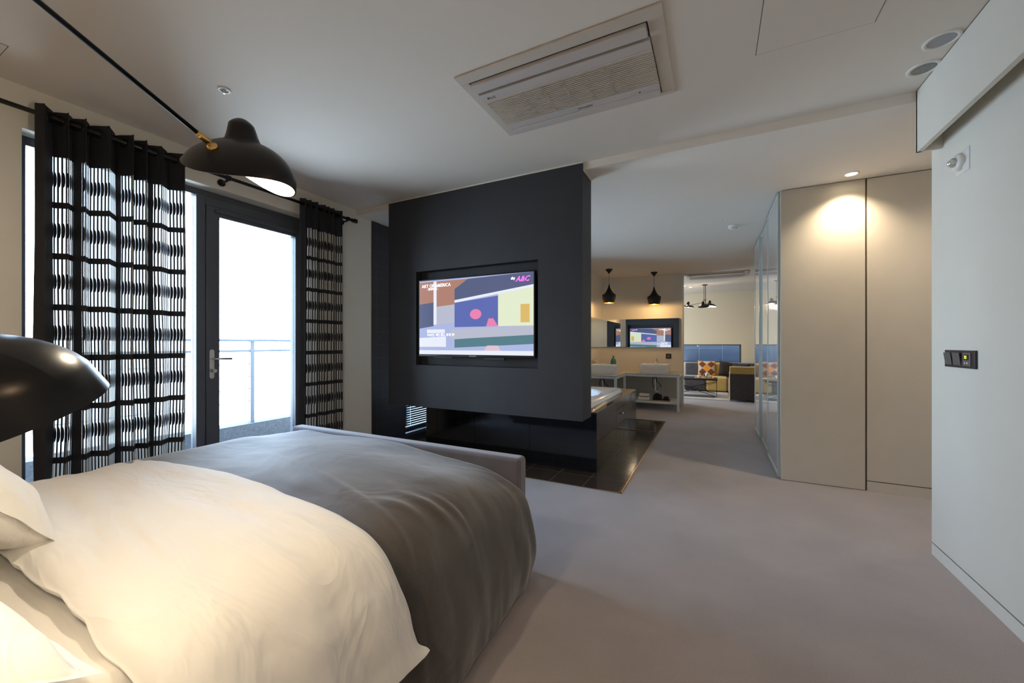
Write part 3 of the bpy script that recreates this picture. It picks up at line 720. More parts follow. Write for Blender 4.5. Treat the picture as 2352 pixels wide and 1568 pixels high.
# tub
tb = empty('bathtub', (-1.96, 4.6, .558), 'white acrylic whirlpool bathtub set into the black granite surround', 'bathtub')
ccx, ccy, ra, rb = -1.96, 4.60, .76, .63
def tubz(u, v):
    an = 2 * PI * u
    c, s_ = math.cos(an), math.sin(an)
    # superellipse outline of the rim
    def rect(x0, x1, y0, y1, n=9):
        k = (abs(c) ** n + abs(s_) ** n) ** (-1 / n); return ((x0 + x1) / 2 + (x1 - x0) / 2 * c * k, (y0 + y1) / 2 + (y1 - y0) / 2 * s_ * k)
    rows = [('r', 0, .559), ('r', 0, .580), ('r', .010, .583), ('r', .012, .600), ('r', .022, .610), ('r', .05, .612), ('e', 1.10, .612), ('e', 1.03, .611), ('e', 1.0, .603), ('e', .975, .58), ('e', .95, .53), ('e', .90, .40), ('e', .84, .25), ('e', .70, .17), ('e', .35, .15), ('e', .02, .145)]
    k = min(int(v * (len(rows) - 1) + 1e-6), len(rows) - 1); r_ = rows[k]
    if r_[0] == 'r': x, y = rect(tx0 + r_[1], tx1 - r_[1], ty0 + r_[1], ty1 - r_[1], 30 if k < 4 else 20)
    else: x, y = ccx + ra * r_[1] * c, ccy + rb * r_[1] * s_
    return (x, y, r_[2])
b = B(); b.grid(tubz, 160, 15); b.build('tub', M['acrylic'], tb, smooth=True)
for (x, y) in [(-1.42, 5.02), (-1.36, 4.98), (-2.5, 4.9)]: B().tube([(x, y, .50), (x + .012, y - .01, .505)], .016, 14).build('jet', M['chrome'], tb)
b = B(); b.tube([(-2.72, 5.05, .611), (-2.72, 5.05, .69), (-2.68, 5.02, .71), (-2.58, 4.97, .70)], .012, 12)
b.build('tap', M['chrome'], tb, smooth=True)

# ------------------------------------------------------------------ vanity stand and what is on it
VZ = .655
vs = empty('vanity_stand', (-1.2, 7.8, 0), 'white metal corner washstand frame with pale stone top and low shelf', 'washstand')
top = [(-2.065, 6.75), (-1.46, 6.75), (-1.46, 7.52), (-.535, 7.52), (-.535, 8.295), (-2.065, 8.295)]
B().prism(top, VZ - .016, VZ).build('worktop', M['marble'], vs, bevel=.001)
b = B()
for (x0, x1, y0, y1) in [(-2.06, -1.465, 6.76, 6.80), (-1.505, -1.465, 6.80, 7.53), (-1.465, -.54, 7.53, 7.57), (-.58, -.54, 7.57, 8.29), (-2.06, -2.02, 6.8, 8.29)]:
    b.box(x0, x1, y0, y1, VZ - .056, VZ - .016)
b.build('apron', M['metalw'], vs)
for (x, y) in [(-.58, 7.53), (-.58, 8.08), (-1.505, 6.76), (-1.505, 7.53), (-2.06, 6.76)]: B().box(x, x + .04, y, y + .04, 0, VZ - .056).build('leg', M['metalw'], vs)
B().box(-1.465, -.58, 7.50, 8.10, .13, .165).build('shelf', M['metalw'], vs)

def basin(x0, x1, y0, y1, z0, z1, label, drain_xy, hose):
    e = empty('wash_basin', ((x0 + x1) / 2, (y0 + y1) / 2, z0), label, 'basin')
    cx, cy = (x0 + x1) / 2, (y0 + y1) / 2; hx, hy = (x1 - x0) / 2, (y1 - y0) / 2
    rows = [(.92, 0), (.955, .012), (.995, z1 - z0 - .004), (.99, z1 - z0), (.955, z1 - z0), (.945, z1 - z0 - .006), (.90, .05), (.80, .03), (.3, .022), (.02, .02)]
    b = B()
    def fn(u, v):
        an = 2 * PI * u; c, s_ = math.cos(an), math.sin(an); k = (abs(c) ** 9 + abs(s_) ** 9) ** (-1 / 9)
        i = min(int(v * (len(rows) - 1) + 1e-6), len(rows) - 1); f, z = rows[i]
        return (cx + hx * c * k * f, cy + hy * s_ * k * f, z0 + z)
    b.grid(fn, 96, len(rows) - 1); b.build('bowl', M['porcelain'], e, smooth=True)
    return e
def pipes(e, x, y):
    B().tube([(x, y, VZ - .016), (x, y, .60)], .022, 16).build('waste_nut', M['bluemetal'], e, smooth=True)
    B().tube([(x, y, .60), (x, y, .50), (x + .003, y, .40), (x, y, .35), (x + .012, y, .305), (x + .04, y, .30), (x + .06, y + .02, .33), (x + .06, y + .10, .345), (x + .06, 8.29 if x > -1.6 else y + .2, .345)], .014, 12).build('waste_trap', M['chrome'], e, smooth=True)
    B().tube([(x - .03, y, VZ - .02), (x - .04, y, .52), (x - .05, y, .46), (x - .035, y, .40), (x - .04, y + .1, .35)], .006, 8).build('supply_hose', M['rubber'], e, smooth=True)
    B().tube([(x + .01, y + .03, VZ - .02), (x + .03, y + .03, .48), (x + .07, y + .03, .46), (x + .10, y + .03, .41), (x + .11, y + .1, .385)], .006, 8).build('supply_hose', M['rubber'], e, smooth=True)
    for dx in (-.04, .115): b = B(); b.tube([(x + dx, y + .06, .385), (x + dx, y + .12, .385)], .014, 12); b.tube([(x + dx - .02, y + .06, .385), (x + dx + .02, y + .06, .385)], .007, 8); b.build('angle_valve', M['chrome'], e, smooth=True)
b1 = basin(-1.245, -.725, 7.60, 8.06, VZ, .815, 'rectangular white basin on the washstand below the television reflection', None, None); pipes(b1, -.985, 7.85)
b2 = basin(-2.04, -1.525, 6.98, 7.42, VZ, .815, 'rectangular white basin on the left arm of the washstand beside the partition', None, None); pipes(b2, -1.80, 7.15)
def faucet(x, y, dx, dy, label):
    e = empty('faucet', (x, y, .655), label, 'faucet')
    B().tube([(x, y, .655), (x, y, .80), (x + dx * .005, y + dy * .005, .865)], [.020, .017, .017], 18).build('body', M['chrome'], e, smooth=True)
    B().tube([(x, y, .845), (x + dx * .06, y + dy * .06, .845), (x + dx * .13, y + dy * .13, .83)], [.013, .012, .010], 12).build('spout', M['chrome'], e, smooth=True)
    mx = frame_from((dx, dy, .42), (0, 0, 1), (x + dx * .03, y + dy * .03, .895)); b = B(); b.mbox(mx, .13, .024, .009); b.build('lever', M['chrome'], e, bevel=.003)
faucet(-.985, 8.115, 0, -1, 'chrome mixer tap behind the basin in front of the mirror wall')
faucet(-2.045 + .0, 7.50, .75, -.66, 'chrome mixer tap with raised lever at the left basin corner')
bt = B(); prof = [(0, 0), (.045, 0), (.054, .012), (.056, .03), (.056, .175), (.050, .215), (.034, .245), (.016, .262), (.014, .285), (.024, .292), (.024, .300), (.018, .300), (.010, .29), (.010, .26)]
bt.lathe(prof, Matrix.Translation((-1.775, 7.92, VZ)), 32); tag(bt.build('glass_bottle', M['teal'], smooth=True), 'round-shouldered teal glass bottle standing in the corner of the washstand', 'bottle')
tag(B().box(-1.98, -1.90, 7.72, 7.80, VZ, VZ + .16).build('tissue_box', M['towel'], bevel=.006), 'small white box beside the tap behind the left basin', 'box')
cf = B().mbox(frame_from((1, .3, 0), (0, 0, 1), (-1.87, 7.62, VZ + .07)), .11, .08, .14); tag(cf.build('amenity_pack', mat('floral_paper', (.62, .45, .32), .7, var=.5, scale=60), bevel=.004), 'patterned paper amenity pack leaning behind the left basin', 'amenity pack')
# towels
def roll_towel(z, x0, x1, y, h, label, fold):
    b = B(); n = 28
    def fn(u, v):
        a = 2 * PI * u; k = (abs(math.cos(a)) ** 3 + abs(math.sin(a)) ** 3) ** (-1 / 3)
        return (x0 + (x1 - x0) * v, y + .09 * math.cos(a) * k, z + h / 2 + h / 2 * math.sin(a) * k + .002 * fbm(u * 9, v * 5, z * 9))
    b.grid(fn, n, 16, flip=True); o0 = len(b.v)
    b.f.append([i * 1 for i in range(n)][::-1]); b.m.append(0); 
    base = 16 * (n + 1); b.f.append([base + i for i in range(n)]); b.m.append(0)
    tag(b.build('folded_towel', M['towel'], smooth=False, bevel=.004), label, 'towel')
roll_towel(.165, -1.235, -1.04, 7.60, .062, 'folded white towel at the bottom of the pair on the washstand shelf', 1)
roll_towel(.228, -1.215, -1.055, 7.61, .058, 'folded white towel on top of the other towel on the shelf', 1)
tr = B(); tr.box(-1.01, -.70, 7.50, 7.78, .165, .171); tr.box(-1.01, -.70, 7.50, 7.508, .171, .186); tr.box(-1.01, -.70, 7.772, 7.78, .171, .186); tr.box(-1.01, -1.002, 7.508, 7.772, .171, .186); tr.box(-.708, -.70, 7.508, 7.772, .171, .186)
tag(tr.build('wooden_tray', M['wood']), 'shallow light wood tray on the washstand shelf', 'tray')
def pouch(cx, cy, w, d, h, label, seed):
    b = B()
    def fn(u, v):
        a = 2 * PI * u; r = math.cos(v * PI / 2); z = h * math.sin(v * PI / 2) ** .8
        k = 1 + .12 * fbm(math.cos(a) * 2 + seed, math.sin(a) * 2, v * 3, 3)
        return (cx + w / 2 * r ** .7 * math.cos(a) * k, cy + d / 2 * r ** .7 * math.sin(a) * k, .1715 + z * k)
    b.grid(fn, 36, 14); tag(b.build('cloth_pouch', M['pouch'], smooth=True), label, 'pouch')
pouch(-.915, 7.64, .165, .17, .115, 'larger black cloth pouch on the wooden tray', 2)
pouch(-.768, 7.64, .105, .14, .075, 'smaller black cloth pouch on the wooden tray', 5)
# mirrors
def mirror_panel(x0, x1, y0, y1, z0, z1, label):
    e = empty('wall_mirror', ((x0 + x1) / 2, (y0 + y1) / 2, z0), label, 'mirror')
    return e
e = empty('wall_mirror', (-1.16, 8.28, 1.12), 'wide frameless mirror above the washstand reflecting the partition television', 'mirror')
B().box(-1.735, -.598, 8.265, 8.299, 1.125, 1.69).build('backing', M['alu'], e); B().box(-1.734, -.599, 8.262, 8.2645, 1.126, 1.689).build('mirror_glass', M['mirror'], e)
e = empty('wall_mirror', (-1.9, 8.28, 1.12), 'narrow mirror panel in the washstand corner between the two wider mirrors', 'mirror')
B().box(-2.066, -1.738, 8.275, 8.299, 1.125, 1.69).build('backing', M['alu'], e); B().box(-2.065, -1.739, 8.272, 8.2745, 1.126, 1.689).build('mirror_glass', M['mirror'], e)
e = empty('wall_mirror', (-2.06, 7.4, 1.12), 'mirror panel on the side wall above the left basin', 'mirror')
B().box(-2.069, -2.055, 6.6, 8.27, 1.125, 1.69).build('backing', M['alu'], e); B().box(-2.0545, -2.052, 6.601, 8.269, 1.126, 1.689).build('mirror_glass', M['mirror'], e)
# vanity switch
e = empty('light_switch', (-.79, 8.30, .90), 'small square dark switch on the wall beside the washstand mirror', 'switch')
B().box(-.84, -.742, 8.290, 8.30, .905, 1.0).build('frame', M['switchb'], e, bevel=.002); B().box(-.812, -.77, 8.286, 8.290, .93, .972).build('rocker', M['switchk'], e)

# pendants
def pendant(x, y, label):
    e = empty('pendant_lamp', (x, y, 1.93), label, 'pendant lamp', 'black pendants over the washstand')
    T = Matrix.Translation((x, y, 0))
    B().lathe([(0, ZL), (.062, ZL - .002), (.064, ZL - .008), (.010, ZL - .075), (.004, ZL - .082)], T, 32).build('canopy', M['blackmat'], e, smooth=True)
    B().tube([(x, y, ZL - .08), (x, y, 2.26)], .0028, 8).build('cord', M['blackmat'], e)
    prof = [(.004, 2.275), (.010, 2.262), (.012, 2.245), (.022, 2.21), (.042, 2.165), (.070, 2.120), (.100, 2.095), (.123, 2.080), (.124, 2.074), (.117, 2.02), (.104, 1.965), (.090, 1.935)]
    B().lathe(prof, T, 48).build('lamp_shade', M['blackmat'], e, smooth=True)
    B().lathe([(.089, 1.935), (.100, 1.965), (.112, 2.02), (.118, 2.07), (.095, 2.088), (.06, 2.12), (.02, 2.17), (0, 2.18)], T, 48).build('reflector', M['gold'], e, smooth=True)
    B().lathe([(0, 1.935), (.022, 1.942), (.032, 1.965), (.025, 1.99), (.012, 2.02), (.012, 2.06)], T, 24).build('bulb', M['pendglow'], e, smooth=True)
    lamp('pendant_light', 'POINT', (x, y, 1.945), 16, (1, .62, .26), r=.03)
def lamp(name, typ, loc, power, col, r=.03, spot=None, blend=.5, rot=None, size=None):
    l = bpy.data.lights.new(name, typ); l.energy = power; l.color = col
    if typ != 'AREA': l.shadow_soft_size = r
    if spot: l.spot_size = math.radians(spot); l.spot_blend = blend
    o = bpy.data.objects.new(name, l); COL.objects.link(o); o.location = loc
    if rot: o.rotation_euler = rot
    return o
pendant(-1.70, 7.235, 'black spinning-top pendant lamp over the left basin')
pendant(-1.009, 7.91, 'black spinning-top pendant lamp over the basin beside the living room opening')

# ------------------------------------------------------------------ wardrobe with glass doors + flush door
wd = empty('wardrobe', (1.4, 5.4, 0), 'tall built-in wardrobe block with cream end panel and glossy white glass doors', 'wardrobe')
cy0, cy1 = 4.195, 6.50
b = B(); b.box(.525, 1.100, cy0, cy0 + .03, .004, ZL - .004); b.build('end_panel', M['cabpaint'], wd, bevel=.0015)
B().box(.555, 3.5, cy0 + .035, cy1, 0, ZL - .004).build('carcass', M['panelw'], wd)
ys = [cy0 + .035, 5.02, 5.86, cy1]
for i in range(3):
    y0, y1 = ys[i], ys[i + 1]; b = B(); fw = .036
    xo = .506 if i != 1 else .520
    b.box(xo, xo + .03, y0 + .002, y0 + fw, .01, ZL - .008); b.box(xo, xo + .03, y1 - fw, y1 - .002, .01, ZL - .008)
    b.box(xo, xo + .03, y0 + fw, y1 - fw, .01, .04); b.box(xo, xo + .03, y0 + fw, y1 - fw, ZL - .04, ZL - .008)
    d_ = b.build('door', M['alu'], wd)
    B().box(xo + .004, xo + .022, y0 + fw, y1 - fw, .04, ZL - .04).build('glass_panel', M['glassw'], d_)
# flush door right of the end panel
dw = struct('door_2', B().box(1.112, 2.5, cy0 + .002, cy0 + .035, .085, ZL - .006), M['cabpaint'], bevel=.001)
struct('baseboard_corridor', B().box(1.112, 2.5, cy0 + .002, cy0 + .035, 0, .078), M['cabpaint'])
struct('trim_5', B().box(1.100, 1.112, cy0 + .012, cy0 + .034, 0, ZL), M['groove'])

# ------------------------------------------------------------------ ceiling fittings
def ac(x0, x1, y0, y1, z, label, detail=True):
    e = empty('air_conditioner', ((x0 + x1) / 2, (y0 + y1) / 2, z), label, 'air conditioner')
    b = B(); t = .012
    poly = [(x0, y0), (x1, y0), (x1, y1), (x0, y1)]
    ix0, ix1, iy0, iy1 = x0 + .05, x1 - .068, y0 + .068, y1 - .032
    b.box(x0, x1, y0, iy0, z - t, z); b.box(x0, x1, iy1, y1, z - t, z); b.box(x0, ix0, iy0, iy1, z - t, z); b.box(ix1, x1, iy0, iy1, z - t, z)
    b.build('surround', M['acpl'], e, bevel=.004)
    B().box(ix0, ix1, iy0, iy1, z - .004, z).build('recess', M['acgap'], e)
    W = ix1 - ix0; D = iy1 - iy0
    def yy(f): return iy0 + D * f
    B().box(ix0 + .008, ix1 - .006, yy(.012), yy(.137), z - .030, z - .004).build('louvre', M['acpink'], e, bevel=.006)
    b = B(); b.box(ix0 + .006, ix1 - .002, yy(.173), yy(.284), z - .028, z - .004); b.box(ix0 + .006, ix1 - .002, yy(.776), yy(.882), z - .028, z - .004)
    b.build('panel', M['acpink'], e, bevel=.003)
    B().box(ix0 + .008, ix1 - .004, yy(.892), yy(.998), z - .030, z - .004).build('louvre', M['acpink'], e, bevel=.006)
    B().box(ix0 + .006, ix1 - .002, yy(.284), yy(.776), z - .014, z - .004).build('filter', M['acgrille'], e)
    n = 18; b = B()
    for k in range(n):
        y = yy(.290) + (yy(.776) - yy(.290)) * k / n; b.box(ix0 + .006, ix1 - .002, y, y + D * .012, z - .026, z - .018)
    gx0, gx1 = ix0 + W * .115, ix1 - W * .115
    for (a, c) in ((ix0 + .006, gx0), (gx1, ix1 - .002)): b.box(a, c, yy(.284), yy(.776), z - .020, z - .014)
    for k in range(1, 6): xx = gx0 + (gx1 - gx0) * k / 6; b.box(xx - .002, xx + .002, yy(.284), yy(.776), z - .026, z - .016)
    b.box(ix0 + .006, ix1 - .002, yy(.284), yy(.306), z - .028, z - .014)
    b.build('grille', M['acpl'], e)
    if detail:
        zz = z - .0285
        lg = B().lathe([(0, 0), (.008, 0), (.008, -.0006), (0, -.0006)], Matrix.Translation((ix0 + .045, yy(.245), zz)), 20); lg.build('logo', M['textd'], e)
        text('LG', .026, (ix0 + .057, yy(.262), zz), (1, 0, 0), (0, -1, 0), M['textd'], e)
        text('WHISEN', .024, (ix0 + W * .50, yy(.853), zz), (1, 0, 0), (0, -1, 0), M['textd'], e, shear=.3)
        b = B(); b.box(ix1 - .11, ix1 - .10, yy(.835), yy(.85), zz - .0006, zz); b.build('display', M['blackmat'], e)
        b = B()
        for k, dx in enumerate((.155, .14, .125, .088, .075, .062)): b.box(ix1 - dx, ix1 - dx + .008, yy(.838), yy(.844), zz - .0005, zz)
        b.build('indicator', M['grillegrey'], e)
ac(-1.225, -.190, 1.730, 2.380, ZC, 'cream recessed ceiling air conditioner with louvred grille above the partition')
ac(-.498, .573, 8.45, 9.15, ZL, 'distant ceiling air conditioner above the living room sofa area', detail=False)
def hatch(x0, x1, y0, y1, label):
    e = empty('access_panel', ((x0 + x1) / 2, (y0 + y1) / 2, ZC), label, 'access panel')
    B().box(x0, x1, y0, y1, ZC - .0008, ZC).build('joint', M['groove'], e)
    B().box(x0 + .003, x1 - .003, y0 + .003, y1 - .003, ZC - .002, ZC - .0008).build('panel', M['ceil'], e)
hatch(.18, .628, 1.82, 2.268, 'square ceiling access panel between the air conditioner and the right wall')
hatch(-3.42 + .0, -2.975, .15, .598, 'ceiling access panel cut off at the far left above the window wall') if False else hatch(-3.34, -2.975, .15, .598, 'ceiling access panel cut off at the far left above the window wall')
def round_fit(name, x, y, z, r, label, cat, centre, grp=None, inner=.80, depth=.006):
    e = empty(name, (x, y, z), label, cat, grp); T = Matrix.Translation((x, y, z))
    B().lathe([(r, 0), (r * .99, -.004), (r * .9, -depth), (r * inner, -depth * .8), (r * inner, 0)], T, 40).build('ring', M['plasticw'], e, smooth=True)
    B().lathe([(r * inner, -.001), (r * inner * .6, -.002), (0, -.003)], T, 40).build('grille' if cat == 'speaker' else 'lens', centre, e, smooth=True)
    return e
round_fit('ceiling_speaker', .940, 2.542, ZC, .066, 'round ceiling speaker with light grey grille, nearer of the pair by the bulkhead', 'speaker', M['grillegrey'], inner=.76)
round_fit('recessed_downlight', .955, 2.762, ZC, .066, 'unlit round downlight with dark lens beside the ceiling speaker', 'downlight', M['lens'], inner=.74)
e = round_fit('sprinkler_head', -2.419, 1.241, ZC, .032, 'small round white sprinkler fitting on the bedroom ceiling above the wall lamp shade', 'sprinkler', M['lens'], inner=.5)
B().tube([(-2.419, 1.241, ZC - .002), (-2.419, 1.241, ZC - .022)], [.009, .005], 12).build('nozzle', M['steel'], e)
e = round_fit('recessed_downlight', .972, 4.035, ZL, .052, 'lit round downlight over the cream wardrobe end panel', 'downlight', M['spotglow'], inner=.72)
for (x, y, lb) in [(-.627, 10.12, 'lit living room downlight nearest the washstand wall'), (-.499, 10.43, 'lit living room downlight beside the black ceiling lamp')]:
    round_fit('recessed_downlight', x, y, ZL, .04, lb, 'downlight', M['spotglow'], inner=.8)
e = empty('smoke_detector', (.196, 5.204, ZL), 'white dome smoke detector on the passage ceiling', 'smoke detector')
B().lathe([(.052, 0), (.054, -.012), (.050, -.026), (.030, -.040), (0, -.044)], Matrix.Translation((.196, 5.204, ZL)), 32).build('housing', M['plasticw'], e, smooth=True)
b = B()
for a in (-1.9, -1.3, -.7): b.tube([(.196 + .04 * math.cos(a), 5.204 + .04 * math.sin(a), ZL - .030), (.196 + .045 * math.cos(a), 5.204 + .045 * math.sin(a), ZL - .034)], .004, 8)
b.build('sensor', M['blackmat'], e)
e = round_fit('sprinkler_head', .082, 4.886, ZL, .026, 'small white sprinkler fitting beside the smoke detector', 'sprinkler', M['lens'], inner=.5)
e = round_fit('sprinkler_head', -.422, 7.745, ZL, .012, 'tiny white ceiling fitting beside the pendant lamps', 'sprinkler', M['plasticw'], inner=.5)
e = round_fit('sprinkler_head', .098, 11.2, ZL, .018, 'small dark ceiling fitting near the far living room wall', 'sprinkler', M['blackmat'], inner=.9)

# right wall devices
XR = 1.108
e = empty('wall_alarm', (XR, 2.78, 2.03), 'white square wall alarm with clear dome high on the right wall', 'alarm')
yc, zc = 2.783, 2.105; R = Matrix(((0, 0, -1, XR), (1, 0, 0, yc), (0, 1, 0, zc), (0, 0, 0, 1)))
b = B(); hw = .058
b.lathe([(hw * 1.414, 0), (hw * 1.414, .004), (.030, .020), (0, .022)], R @ Matrix.Rotation(PI / 4, 4, 'Z'), 4); b.build('base', M['plasticw'], e, bevel=.003)
B().lathe([(.042, .012), (.043, .020), (.038, .030), (.020, .034)], R, 32).build('ring', M['plasticw'], e, smooth=True)
B().lathe([(.024, .030), (.023, .044), (.014, .054), (.008, .060), (0, .062)], R, 24).build('dome', mat('clear_plastic', (.75, .8, .78), .08, .6), e, smooth=True)
e = empty('switch_panel', (XR, 2.8, 1.08), 'dark three-gang switch panel with yellow digits on the right wall', 'switch panel')
y0, y1, z0, z1 = 2.664, 2.940, 1.078, 1.166
B().box(XR - .010, XR, y0, y1, z0, z1).build('frame', M['switchb'], e, bevel=.002)
B().box(XR - .013, XR - .010, y0 + .032, y0 + .098, z0 + .012, z1 - .012).build('thermostat', M['switchk'], e, bevel=.001)
B().box(XR - .0138, XR - .013, y0 + .045, y0 + .085, z0 + .040, z1 - .020).build('display', M['blackmat'], e)
text('22', .020, (XR - .0142, y0 + .080, z0 + .048), (0, -1, 0), (0, 0, 1), M['yellowled'], e, bold=.0005)
for k in (0, 1): B().box(XR - .0142, XR - .013, y0 + .052 + k * .020, y0 + .060 + k * .020, z0 + .022, z0 + .030).build('button', M['plasticw'], e)
for g in (0, 1):
    for k in range(4):
        yy0 = y0 + .118 + g * .082 + k * .0165; mx = Matrix.Translation((XR - .014, yy0 + .007, z0 + .044)) @ Matrix.Rotation(-.13, 4, 'Y')
        B().mbox(mx, .005, .0145, .062).build('rocker', M['switchk'], e, bevel=.0008)

# ------------------------------------------------------------------ living room
rg = B(); rg.box(-2.2, .30, 9.45, 11.3, 0, .010)
rug_m = mat('rug_cream', (.50, .45, .38), .95, var=.06, scale=60, sheen=.3)
ob = rg.build('rug', rug_m); tag(ob, 'cream and grey panelled rug under the black coffee table', 'rug')
rp = B(); rp.box(-2.2, .02, 9.75, 10.15, .010, .0108); rp.build('grey_panel', mat('rug_grey', (.16, .15, .15), .95), ob)
rp = B(); rp.box(-2.2, .02, 10.6, 10.9, .010, .0108); rp.build('grey_panel', mat('rug_grey_b', (.20, .19, .19), .95), ob)
def sofa_block(x0, x1, y0, y1, yb, matn, label, matb=None):
    e = empty('sofa_module', ((x0 + x1) / 2, (y0 + y1) / 2, 0), label, 'sofa')
    B().box(x0 + .003, x1 - .003, y0, yb, .03, .38).build('seat', M[matn], e, bevel=.045, seg=5)
    B().box(x0 + .003, x1 - .003, yb - .02, y1, .03, .70).build('backrest', M[matb or matn], e, bevel=.045, seg=5)
    B().box(x0 + .03, x1 - .03, y0 + .04, y1 - .03, 0.010, .03).build('plinth', M['blackmat'], e)
    return e
sofa_block(-.68, -.18, 10.95, 11.78, 11.42, 'sofag', 'charcoal sofa module under the low window')
sofa_block(-.18, .30, 10.95, 11.78, 11.42, 'sofay', 'mustard yellow sofa module beside the charcoal one')
e = empty('sofa_module', (.75, 10.4, 0), 'sofa section with charcoal side and yellow top turned to the passage', 'sofa')
b = B(); b.box(.30, 1.25, 9.40, 9.62, .03, .585); b.build('side_panel', M['sofag'], e, bevel=.02)
b = B(); b.box(.296, 1.254, 9.395, 9.625, .57, .715); b.box(.286, .303, 9.395, 9.625, .03, .60); b.build('top_band', M['sofay'], e, bevel=.012)
b = B(); b.box(.30, 1.25, 9.63, 10.9, .03, .38); b.build('seat', M['sofag'], e, bevel=.05, seg=4)
b = B(); b.box(.98, 1.25, 9.63, 11.78, .38, .71); b.build('backrest', M['sofag'], e, bevel=.05, seg=4)
b = B(); b.box(.30, 1.25, 10.9, 11.78, .03, .38); b.box(.30, .98, 11.42, 11.78, .38, .71); b.build('corner', M['sofag'], e, bevel=.04, seg=4)

def cushion(name, mx, w, h, t, m, label, pat=False):
    b = B(); n = 24
    for sd_ in (1, -1):
        def fn(u, v):
            x = 2 * u - 1; y = 2 * v - 1
            th = t * max(0, (1 - x ** 4)) ** .6 * max(0, (1 - y ** 4)) ** .6
            return mx @ Vector((x * w / 2 * (1 - .07 * (1 - y * y)), y * h / 2 * (1 - .07 * (1 - x * x)), sd_ * th))
        b.grid(fn, n, n, flip=(sd_ < 0))
    o = b.build(name, m, smooth=True)
    uvl = o.data.uv_layers.new(name='UVMap'); N1 = n + 1
    for lp in o.data.loops:
        i = lp.vertex_index % (N1 * N1); uvl.data[lp.index].uv = ((i % N1) / n, (i // N1) / n)
    o.modifiers.new('weld', 'WELD').merge_threshold = .0005
    return tag(o, label, 'cushion')
def diamond_mat():
    m = mat('diamond_cloth', (.55, .45, .33), .85, var=.03); N, L = nodes_of(m); p = N['Principled BSDF']
    uv = N.new('ShaderNodeUVMap'); uv.uv_map = 'UVMap'; s = N.new('ShaderNodeSeparateXYZ'); L.new(uv.outputs[0], s.inputs[0])
    def mt(op, a, b=None):
        n = N.new('ShaderNodeMath'); n.operation = op
        for i, x in enumerate((a, b)):
            if x is None: continue
            if isinstance(x, (int, float)): n.inputs[i].default_value = x
            else: L.new(x, n.inputs[i])
        return n.outputs[0]
    # rows of diamonds: centres on a .5 x .33 lattice, alternating shift
    pu = mt('PINGPONG', mt('MULTIPLY', s.outputs[0], 4.0), 1.0); pv = mt('PINGPONG', mt('MULTIPLY', s.outputs[1], 4.0), 1.0)
    d1 = mt('GREATER_THAN', mt('ADD', pu, pv), 1.12)
    qu = mt('PINGPONG', mt('MULTIPLY', s.outputs[0], 2.0), 1.0); qv = mt('PINGPONG', mt('MULTIPLY', s.outputs[1], 2.0), 1.0)
    sm = mt('ADD', qu, qv)
    d2 = mt('MAXIMUM', mt('LESS_THAN', sm, .46), mt('GREATER_THAN', sm, 1.54))
    a = N.new('ShaderNodeMix'); a.data_type = 'RGBA'; L.new(d1, a.inputs[0]); L.new(p.inputs['Base Color'].links[0].from_socket, a.inputs[6]); a.inputs[7].default_value = (.17, .05, .02, 1)
    c = N.new('ShaderNodeMix'); c.data_type = 'RGBA'; L.new(d2, c.inputs[0]); L.new(a.outputs[2], c.inputs[6]); c.inputs[7].default_value = (.85, .30, .01, 1)
    L.new(c.outputs[2], p.inputs['Base Color']); return m
cushion('scatter_cushion', frame_from((1, .02, 0), (0, -1, .25), (-.165, 11.28, .565)), .42, .40, .06, diamond_mat(), 'orange and brown diamond patterned cushion on the sofa')
cushion('scatter_cushion', frame_from((1, .1, -.15), (-.2, -1, .3), (.30, 11.15, .56)), .40, .38, .06, M['cushd'], 'dark brown cushion leaning against the yellow backrest')
cushion('scatter_cushion', frame_from((1, -.2, .02), (.05, -.9, .6), (.54, 10.45, .58)), .36, .36, .06, M['cushn'], 'navy cushion sticking up behind the turned sofa section')
cushion('scatter_cushion', frame_from((1, .2, .0), (.0, -.8, .8), (.78, 10.5, .55)), .40, .36, .06, M['footb'], 'grey cushion behind the turned sofa section next to the navy one')
# coffee table
ct = empty('coffee_table', (-.5, 10.15, .01), 'low black coffee table with crossed wire legs on the rug', 'table')
B().box(-1.05, .07, 9.88, 10.45, .375, .405).build('table_top', M['blackmat'], ct, bevel=.002)
for (y) in (9.90, 10.43):
    b = B(); b.tube([(.055, y, .375), (.055, y, .016)], .005, 6); b.tube([(-1.03, y, .375), (-1.03, y, .016)], .005, 6); b.build('leg', M['blackmat'], ct)
b = B()
for (p_, q_) in [((.055, 9.90, .016), (-1.03, 10.43, .30)), ((-1.03, 9.90, .016), (.055, 10.43, .33)), ((.055, 9.90, .35), (-1.03, 10.43, .02)), ((-1.03, 9.90, .35), (.055, 10.43, .02)), ((.055, 9.9, .02), (-.7, 9.9, .25)), ((-.75, 9.9, .04), (.055, 9.9, .34))]: b.tube([p_, q_], .005, 6)
b.build('cross_brace', M['blackmat'], ct)
tag(B().box(-.40, -.01, 9.98, 10.28, .405, .419).build('serving_tray', M['wood'], bevel=.003), 'pale wooden serving tray on the black coffee table', 'tray')
def cup(x, y, r, h, m, label, name='cup', cat='cup', grp=None):
    b = B(); b.lathe([(0, 0), (r * .8, 0), (r, h * .5), (r, h), (r * .92, h), (r * .9, h * .5), (0, h * .15)], Matrix.Translation((x, y, .4195)), 24); tag(b.build(name, m, smooth=True), label, cat, grp)
cup(-.30, 10.08, .045, .05, M['cup'], 'white bowl on the left end of the serving tray', 'small_bowl', 'bowl')
cup(-.15, 10.06, .028, .10, M['chrome'], 'shiny metal beaker in the middle of the serving tray', 'metal_beaker', 'beaker')
cup(-.08, 10.10, .040, .05, M['cup'], 'white cup on the right end of the serving tray')
